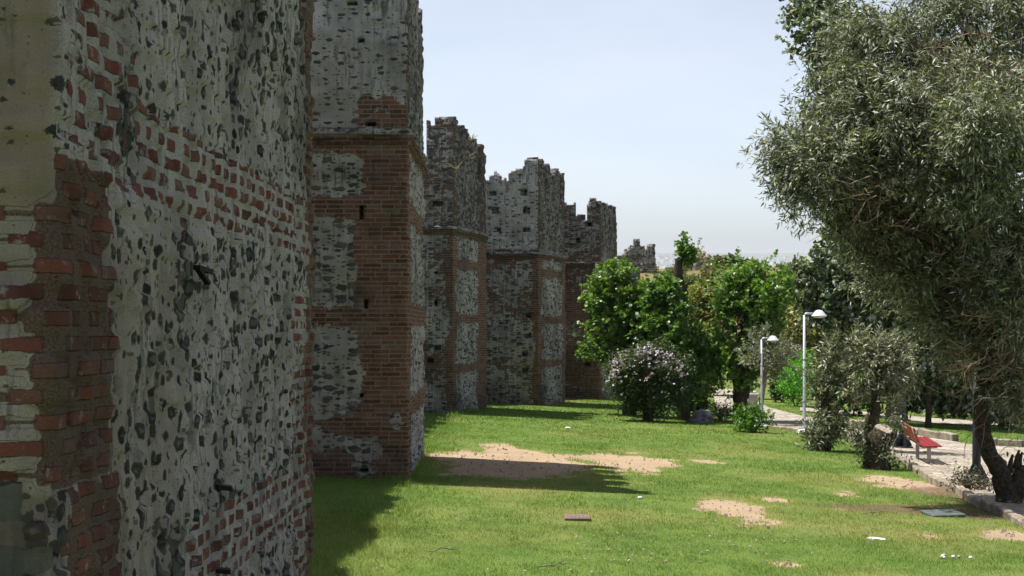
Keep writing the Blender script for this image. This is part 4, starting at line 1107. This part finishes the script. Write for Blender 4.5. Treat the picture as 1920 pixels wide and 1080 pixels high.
dead(1870, 120, .9, .2, 60, -.5); dead(1800, 150, .8, .2, 40, -.5); dead(1780, 440, .6, .5, 14, -.3); dead(1890, 420, .8, .5, 30, -.3)
mb.build('dead_twigs', M['twig'], ol)
V, C_ = leaf_cloud(np.array([tuple(W(1880 + random.gauss(0, 35), 500 + random.gauss(0, 150), Y - random.uniform(0, 2))) for k in range(110)]), 5, .09, .09, .02, [(.13, .05, .022), (.10, .055, .03)], 5, .1, .9)
link('dead_leaves', mesh_np('dead_leaves', V, np.arange(len(V)).reshape(-1, 4), None, {'col': C_}), M['leaf_dull'], ol)
# undergrowth at the kerb
shrub('dry dark undergrowth on the kerb left of the big olive trunk', 1815, 32.4, 110, 42, dict(GREY, pal=[(.06, .05, .035), (.05, .055, .03), (.09, .075, .05)], per=8, l=.09, w=.03), 900, 39, stems=30, mat='leaf_dull')
shrub('sparse sprouting shoots right of the big olive trunk', 1925, 31, 90, 90, dict(GREY, per=8), 900, 40, stems=20, mat='leaf_dull')

# far trees, ruin and house beyond the trees
tree('umbrella_pine', 'distant dark domed tree on the dry rise', 'tree', GY(1370, 150), [(0, 0, -.1, .3), (0, 0, .8, .25), (.1, 0, 1.4, .2)],
     [B(1345, 506, 22, 15, 150, 1200), B(1372, 500, 34, 17, 150, 2000), B(1395, 505, 22, 16, 150, 1100), B(1360, 515, 30, 12, 150, 900)], dict(MULB, pal=[(.035, .055, .028), (.05, .07, .035)], l=.3, w=.2, spread=.25, pale=0), 81, limb=.1)
DRYB = dict(MULB, pal=[(.15, .14, .06), (.19, .16, .08), (.11, .11, .05)], l=.2, w=.1, spread=.2, pale=0)
shrub('dry olive coloured bush on the distant rise', 1296, 138, 46, 36, DRYB, 1100, 82, stems=8)
shrub('straw coloured thorn bush beside the distant ruined wall', 1316, 141, 34, 34, dict(DRYB, pal=[(.24, .18, .09), (.20, .15, .08)]), 800, 83, stems=8)
shrub('pale bare bush standing behind the thin pollarded tree top', 1310, 146, 26, 56, dict(DRYB, pal=[(.17, .16, .11), (.13, .13, .08)]), 450, 84, stems=10)
for k, (px, yy, w_, h_, lab) in enumerate(((1283, 127, 30, 20, 'rounded dry bush just left of the low stone wall'), (1338, 128, 34, 26, 'yellowed bush in front of the distant ruined wall'), (1350, 116, 30, 30, 'olive green bush on the dry rise behind the stout pollard crown'),
                                   (1490, 122, 40, 26, 'dry bush on the rise left of the pale house'), (1215, 128, 26, 10, 'low straw bush at the foot of the last distant tower'), (1540, 118, 50, 36, 'dusty green bush on the rise in front of the pale house'))):
    shrub(lab, px, yy, w_, h_, dict(DRYB, pal=[(.17, .15, .06), (.13, .13, .05), (.21, .17, .09)] if k % 2 == 0 else [(.10, .12, .04), (.14, .15, .06)]), 900, 90 + k, stems=6)
for k, (px, yy, w_, h_, lab) in enumerate(((1262, 119, 40, 26, 'small green bush on the slope behind the lollipop shaped tree top'), (1300, 117, 54, 26, 'wide olive bush on the slope under the low stone wall'), (1338, 118.5, 44, 30, 'dull green bush on the slope under the ruined wall'),
                                   (1290, 113.5, 70, 40, 'yellow green thicket low on the slope between the pollards'), (1335, 113.5, 60, 40, 'grey green thicket low on the slope behind the stout pollard'), (1222, 114, 60, 36, 'scrubby thicket on the slope below the last distant tower'),
                                   (1485, 117, 56, 34, 'scrubby olive bush on the slope right of the stout pollard'), (1500, 113, 70, 44, 'tall pale thicket on the slope behind the lamp head'), (1400, 116, 90, 40, 'long green thicket on the slope hidden by the stout pollard'), (1555, 114, 70, 44, 'dusty thicket on the slope below the pale house'))):
    shrub(lab, px, yy, w_, h_, dict(DRYB, mul=1.5, pal=([(.14, .16, .05), (.11, .13, .045)], [(.10, .14, .04), (.13, .17, .05)], [(.17, .17, .06), (.13, .15, .05)])[k % 3]), 1300, 110 + k, stems=5)
def far_wall(name, label, a, b_, v_top, seed, low=560, cr=0):
    Ya, Yb = a[1], b_[1]
    A = ((a[0] - 960) / F * Ya, Ya); Bp = ((b_[0] - 960) / F * Yb, Yb)
    f = lambda py: (HY - py) / F * Ya + SLOPE * Ya
    tp = f(v_top)
    o = joined(name, [slab([A, Bp], f(low), tp + .6, .25, .15, t=.8, zone=zonefar, top=lambda u: tp + (cr * (np.mod(u, .9) < .5)) + .3 * (fbm(u * .4, 0 * u, seed) - .5), seed=seed, rough=.08)], M['wall_far'])
    return tag(o, label, 'wall')
far_wall('ruined_wall', 'distant ruined wall with a jagged top below the domed tree', (1318, 134), (1346, 146), 499, 5, 545, .35)
far_wall('stone_wall', 'low rounded stone wall on the dry rise behind the pollarded trees', (1284, 118), (1332, 124), 529, 6, 560)
h = empty('house', GY(1520, 150)); tag(h, 'pale flat roofed house glimpsed behind the poplar leaves', 'house')
zt = W(1520, 503, 150).z; x0, x1 = W(1478, 0, 150).x, W(1585, 0, 150).x
mb = MB(); mb.box(((x0 + x1) / 2, 153, zt - 2.5), (x1 - x0, 6, 5)); mb.build('wall', M['house'], h)
mb = MB(); mb.box(((x0 + x1) / 2, 153, zt + .1), (x1 - x0 + .6, 6.6, .22)); mb.build('roof', M['tile'], h)
for k in range(3):
    mb = MB(); mb.box((x0 + 1.0 + k * 1.7, 149.98, zt - 1.4), (.9, .12, 1.2)); mb.build('window', M['pane'], h)

# dry weeds on the ragged tower and T2
def weed(label, p, n, L, seed, lean=0):
    random.seed(seed); mb = MB()
    o = empty('dry_weed', p); tag(o, label, 'weed', 'dry weeds growing on the tower')
    for k in range(n):
        d = Vector((random.gauss(lean, .45), random.gauss(0, .3), random.uniform(.3, 1))) * L * random.uniform(.4, 1)
        mb.tube([p, p + d * .5, p + d + Vector((0, 0, -.05))], [.012, .009, .004], 3, 0, False)
    mb.build('stems', M['dry'], o)
weed('straw coloured tuft of weeds on the top of the ragged tower', W(884, 264, 57.3), 34, .38, 4)
weed('pale dry stems hanging from the side of the ragged tower', W(868, 300, 55.6) + Vector((.05, -.1, 0)), 8, .45, 5, .5)
weed('thin dry stems sprouting midway up the ragged tower corner', W(856, 318, 54.4), 7, .5, 6, -.4)

# ------------------------------------------------------------------ furniture
def lamp(label, px, py_base, Y, py_head, side=1, lift=0, sc=1.0):
    b_ = GY(px, Y, lift); s = Y / F
    ztop = (HY - py_head) / F * Y
    H = ztop - b_.z
    o = empty('street_lamp', b_); tag(o, label, 'street lamp', 'silver street lamps')
    mb = MB(); mb.tube([b_ + Vector((0, 0, z)) for z in (-.1, .1, .12, 1.0, 1.02, H)], [.075 * sc, .075 * sc, .06 * sc, .058 * sc, .05 * sc, .045 * sc], 12)
    mb.build('pole', M['metal'], o)
    mb = MB(); mb.lathe((b_.x, b_.y, b_.z), [(.26, -.1), (.26, .04), (.19, .1), (.1, .13), (.06, .14)], 16); mb.build('base', M['concrete'] if False else M['white'], o)
    mb = MB(); mb.tube([b_ + Vector((0, 0, H - .02)), b_ + Vector((.05, 0, H + .05)), b_ + Vector((.3 * sc, 0, H + .06))], [.045 * sc, .045 * sc, .035 * sc], 8); mb.build('arm', M['metal'], o)
    hc = b_ + Vector((.52 * sc, 0, H))
    mb = MB(); mb.lathe(hc, [(r_ * sc, z_ * sc) for r_, z_ in [(.27, -.04), (.285, -.02), (.27, .0), (.21, .05), (.16, .12), (.11, .165), (.05, .185), (.0, .187)]], 24, .85); head = mb.build('lamp_head', M['lamp'], o)
    mb = MB(); mb.lathe(hc, [(r_ * sc, z_ * sc) for r_, z_ in [(.02, -.10), (.15, -.09), (.23, -.06), (.262, -.041)]], 24, .85); mb.build('diffuser', M['glass'], head)
    return o
lamp('taller silver street lamp on a white foot, standing on the lawn', 1508, 812, 51.8, 591, sc=.92)
lamp('farther silver street lamp poking through the small grey olive', 1428, 765, 54.5, 637, sc=.74)

def dark_pole(label, px, py, H):
    b_ = G(px, py, LIFT)
    o = empty('iron_pole', b_); tag(o, label, 'pole', 'dark iron poles on the plaza')
    mb = MB(); mb.tube([b_ + Vector((0, 0, 0)), b_ + Vector((0, 0, .6)), b_ + Vector((0, 0, H))], [.09, .088, .07], 14); mb.build('shaft', M['dark'], o)
    mb = MB(); mb.bbox(b_ + Vector((0, 0, .015)), (.5, .5, .03), .01); mb.build('base_plate', M['rust'], o)
    for k in range(4):
        a = math.pi / 2 * k + .15; d = Vector((math.cos(a), math.sin(a), 0)); n = Vector((-d.y, d.x, 0)) * .012
        q = [b_ + d * .06 + Vector((0, 0, .03)), b_ + d * .29 + Vector((0, 0, .03)), b_ + d * .26 + Vector((0, 0, .09)), b_ + d * .08 + Vector((0, 0, .42))]
        mb = MB(); mb.add([p + n for p in q] + [p - n for p in q], [(0, 1, 2, 3), (7, 6, 5, 4)] + [(i, (i + 1) % 4 + 0, (i + 1) % 4 + 4, i + 4) for i in range(4)])
        mb.build('gusset', M['dark'], o)
    mb = MB(); mb.lathe(b_ + Vector((0, 0, H)), [(.085, -.02), (.085, .02), (.04, .05)], 14); mb.build('cap', M['dark'], o)
dark_pole('dark pole with flared gusset foot, left of the big olive trunk', 1831, 905, 2.7)
dark_pole('dark pole with flared gusset foot standing behind the red bench', 1692, 838, 3.0)

# red bench, seen from behind its left end, facing right
ba, bb = G(1716, 858, LIFT), G(1737, 867, LIFT)
bc = (ba + bb) / 2
o = empty('park_bench', bc); tag(o, 'red slatted park bench on pale steel legs at the plaza edge', 'bench')
yd = Vector((bb.x - ba.x, bb.y - ba.y, 0)); yd.normalize()      # towards the camera
xd = Vector((-yd.y, yd.x, 0))                                   # the way the bench faces
if xd.x < 0: xd = -xd
ang = math.atan2(yd.y, yd.x)
def bp(along, out, up): return bc + yd * along + xd * out + Vector((0, 0, up + 0))
half = .80
for s in (-half, half):
    zz = float(ground_z(bp(s, 0, 0).x, bp(s, 0, 0).y)) + LIFT - bc.z
    mb = MB(); mb.bbox(bp(s, .06, (zz + .40) / 2), (.085, .085, .42 - zz), .012, rz=ang); mb.build('leg', M['steel'], o)
    mb = MB()
    prof = [(.26, .41), (-.08, .405), (-.18, .44), (-.23, .52), (-.29, .72), (-.345, .90)]
    mb.tube([bp(s, a, u) for a, u in prof], [.022, .022, .025, .025, .022, .02], 8); mb.build('side_frame', M['steel'], o)
for k in range(4):
    mb = MB(); mb.bbox(bp(0, -.10 + k * .125, .445 + .004 * k), (2.05, .108, .035), .008, rz=ang); mb.build('seat_slat', M['red'], o)
for k in range(3):
    mb = MB(); mb.bbox(bp(0, -.225 - .045 * k, .585 + .125 * k), (2.05, .030, .108), .008, rz=ang, rx=R(20) if yd.y < 0 else R(-20)); mb.build('back_slat', M['red_sunlit'], o)

# boulder
base = G(1313, 793)
me = bpy.data.meshes.new('boulder')
import bmesh
bm_ = bmesh.new(); bmesh.ops.create_icosphere(bm_, subdivisions=4, radius=1)
for v in bm_.verts:
    p = v.co.copy(); d = p.normalized()
    k = 1 + .35 * (float(fbm(d.x * 1.6 + 4, d.y * 1.6 + d.z * 1.3, 8)) - .5) + .12 * (float(fbm(d.x * 5 + 9, d.z * 5 + d.y * 4, 18)) - .5)
    v.co = Vector((p.x * .46 * k, p.y * .4 * k, max(p.z * .42 * k * (1 - .45 * max(0, -p.x)), -.12)))
    v.co.x += .06 * max(0, p.z)
bm_.to_mesh(me); bm_.free()
ro = bpy.data.objects.new('boulder', me); COL.objects.link(ro); me.materials.append(M['rock']); ro.location = base + Vector((0, 0, .06))
tag(ro, 'grey boulder lying on the lawn edge by the mauve bush', 'boulder')

# stone pillar and block
base = GY(1410, 62.5)
o = empty('stone_pillar', base); tag(o, 'pale stone pillar with a domed cap beside the pollarded tree', 'pillar')
mb = MB(); mb.bbox(base + Vector((0, 0, .36)), (.40, .40, .82), .03); mb.build('shaft', M['concrete'], o)
mb = MB(); mb.bbox(base + Vector((0, 0, .83)), (.48, .48, .12), .03); mb.bbox(base + Vector((0, 0, .92)), (.34, .34, .08), .03); mb.build('cap', M['concrete'], o)
base = GY(1616, 54)
mb = MB(); mb.bbox(base + Vector((0, 0, .15)), (.75, .4, .5), .03); tag(mb.build('stone_block', M['beige']), 'low beige stone block behind the olives, left of the bench', 'block')

# things lying on the grass
base = G(1082, 974); o = empty('drain_cover', base); tag(o, 'brown drain cover lying in the lawn', 'drain cover')
mb = MB(); mb.bbox(base + Vector((0, 0, .03)), (.40, .42, .05), .01); mb.build('frame', M['drain'], o)
mb = MB()
for k in range(6): mb.bbox(base + Vector((-.15 + k * .06, 0, .055)), (.025, .34, .015), .004)
mb.build('grating', M['drain'], o)
base = G(1768, 967); mb = MB(); mb.bbox(base + Vector((0, 0, .04)), (.62, .5, .05), .012, rz=.2, rx=.04); tag(mb.build('stone_slab', M['slate']), 'flat dark slab lying in the shade by the kerb', 'slab')
def crumple(name, label, px, py, size, mat, cat, seed):
    random.seed(seed); b_ = G(px, py); bm2 = bmesh.new(); bmesh.ops.create_icosphere(bm2, subdivisions=2, radius=1)
    for v in bm2.verts:
        k = random.uniform(.7, 1.2); v.co = Vector((v.co.x * size[0] * k, v.co.y * size[1] * k, v.co.z * size[2] * k + size[2] * .6))
    me = bpy.data.meshes.new(name); bm2.to_mesh(me); bm2.free(); q = bpy.data.objects.new(name, me); COL.objects.link(q); me.materials.append(M[mat]); q.location = b_; q.rotation_euler = (0, 0, random.uniform(-.3, .3))
    tag(q, label, cat)
crumple('litter', 'crumpled white bottle lying on the right of the lawn', 1640, 1013, (.15, .045, .028), 'white', 'litter', 1)
crumple('litter', 'small white scrap on the grass in front of the towers', 1065, 804, (.09, .06, .04), 'white', 'litter', 2)
crumple('litter', 'white scrap on the near lawn above the drain cover', 1200, 934, (.05, .04, .02), 'white', 'litter', 4)
base = G(1790, 1048); o = empty('pebble_heap', base); tag(o, 'little heap of pale pebbles on the near lawn', 'pebbles')
random.seed(8)
for k in range(9):
    mb = MB(); p = base + Vector((random.uniform(-.2, .2), random.uniform(-.12, .12), .03)); mb.lathe(p, [(.01, -.02), (.024, -.01), (.028, .01), (.012, .022)], 8); mb.build('pebble', M['white'] if k % 2 else M['beige'], o)
random.seed(9)
for label, px, py, L in (('pale bare twig lying on the near lawn at the bottom', 1035, 1066, .45), ('long thin pale twig lying on the left of the lawn', 832, 1037, .4), ('thin pale twig in the grass near the dark slab', 1640, 965, .5)):
    p = G(px, py) + Vector((0, 0, .05)); mb = MB(); d = Vector((L, .2, .02))
    L_ = wiggle(p - d / 2, p + d / 2, 6, .08); mb.tube(L_, [.004, .008, .009, .009, .008, .007, .004], 5, 0)
    for j in (2, 4): mb.tube([L_[j], L_[j] + Vector((.1, .12, .02))], [.006, .003], 4, 0)
    tag(mb.build('twig', M['bark_pale']), label, 'twig')
mb = MB()
for k in range(260):
    px, py = random.uniform(640, 1900), random.uniform(850, 1079); p = G(px, py)
    if random.random() < .5: p = G(random.uniform(1080, 1250) if random.random() < .5 else random.uniform(1230, 1560), random.uniform(1000, 1060))
    s = random.uniform(.006, .016)
    mb.box(p + Vector((0, 0, .035)), (s * 2.2, s * 2, s * .6), rz=random.uniform(0, 3), rx=random.uniform(-.5, .5), ry=random.uniform(-.5, .5))
tag(mb.build('fallen_flecks', M['cutwood']), 'tiny pale flecks and fallen leaves strewn over the lawn', 'leaf litter', kind='stuff')
mb = MB()
for k in range(500):
    px, py = random.uniform(1660, 1920), random.uniform(835, 960)
    p = G(px, py, LIFT)
    if not in_poly(np.array([p.x]), np.array([p.y]), PLAZA)[0]: continue
    s = random.uniform(.02, .045)
    mb.box(p + Vector((0, 0, .012)), (s * 2, s, .004), rz=random.uniform(0, 3), rx=random.uniform(-.3, .3), ry=random.uniform(-.3, .3))
tag(mb.build('fallen_leaves', M['dry']), 'dry fallen leaves strewn over the plaza paving', 'leaf litter', kind='stuff')

mb = MB()
random.seed(31)
for k in range(5200):
    px, py = random.uniform(780, 1900), random.uniform(826, 1066); p = G(px, py)
    if float(bare_mask(np.array([p.x]), np.array([p.y]))[0]) < random.uniform(.3, .9): continue
    s_ = random.uniform(.008, .03) * (1 if random.random() < .9 else 1.8)
    mb.box(p + Vector((0, 0, s_ * .25)), (s_ * 1.4, s_, s_ * .7), rz=random.uniform(0, 3), taper=.6, jit=s_ * .12)
tag(mb.build('gravel', M['kerb']), 'small stones and crumbs scattered on the bare dirt patches', 'gravel', kind='stuff')
# ------------------------------------------------------------------ haze
t = NT('haze_air')
pv = t.n('ShaderNodeVolumePrincipled', {'Color': (.86, .91, .97, 1), 'Density': .00006, 'Anisotropy': .2})
t.set(t.out.inputs['Volume'], pv.outputs[0])
mb = MB(); mb.box((0, 9400, 20), (37000, 19200, 170))
hz = mb.build('haze', t.m); tag(hz, 'thin pale haze over the far shore', 'haze', kind='stuff')
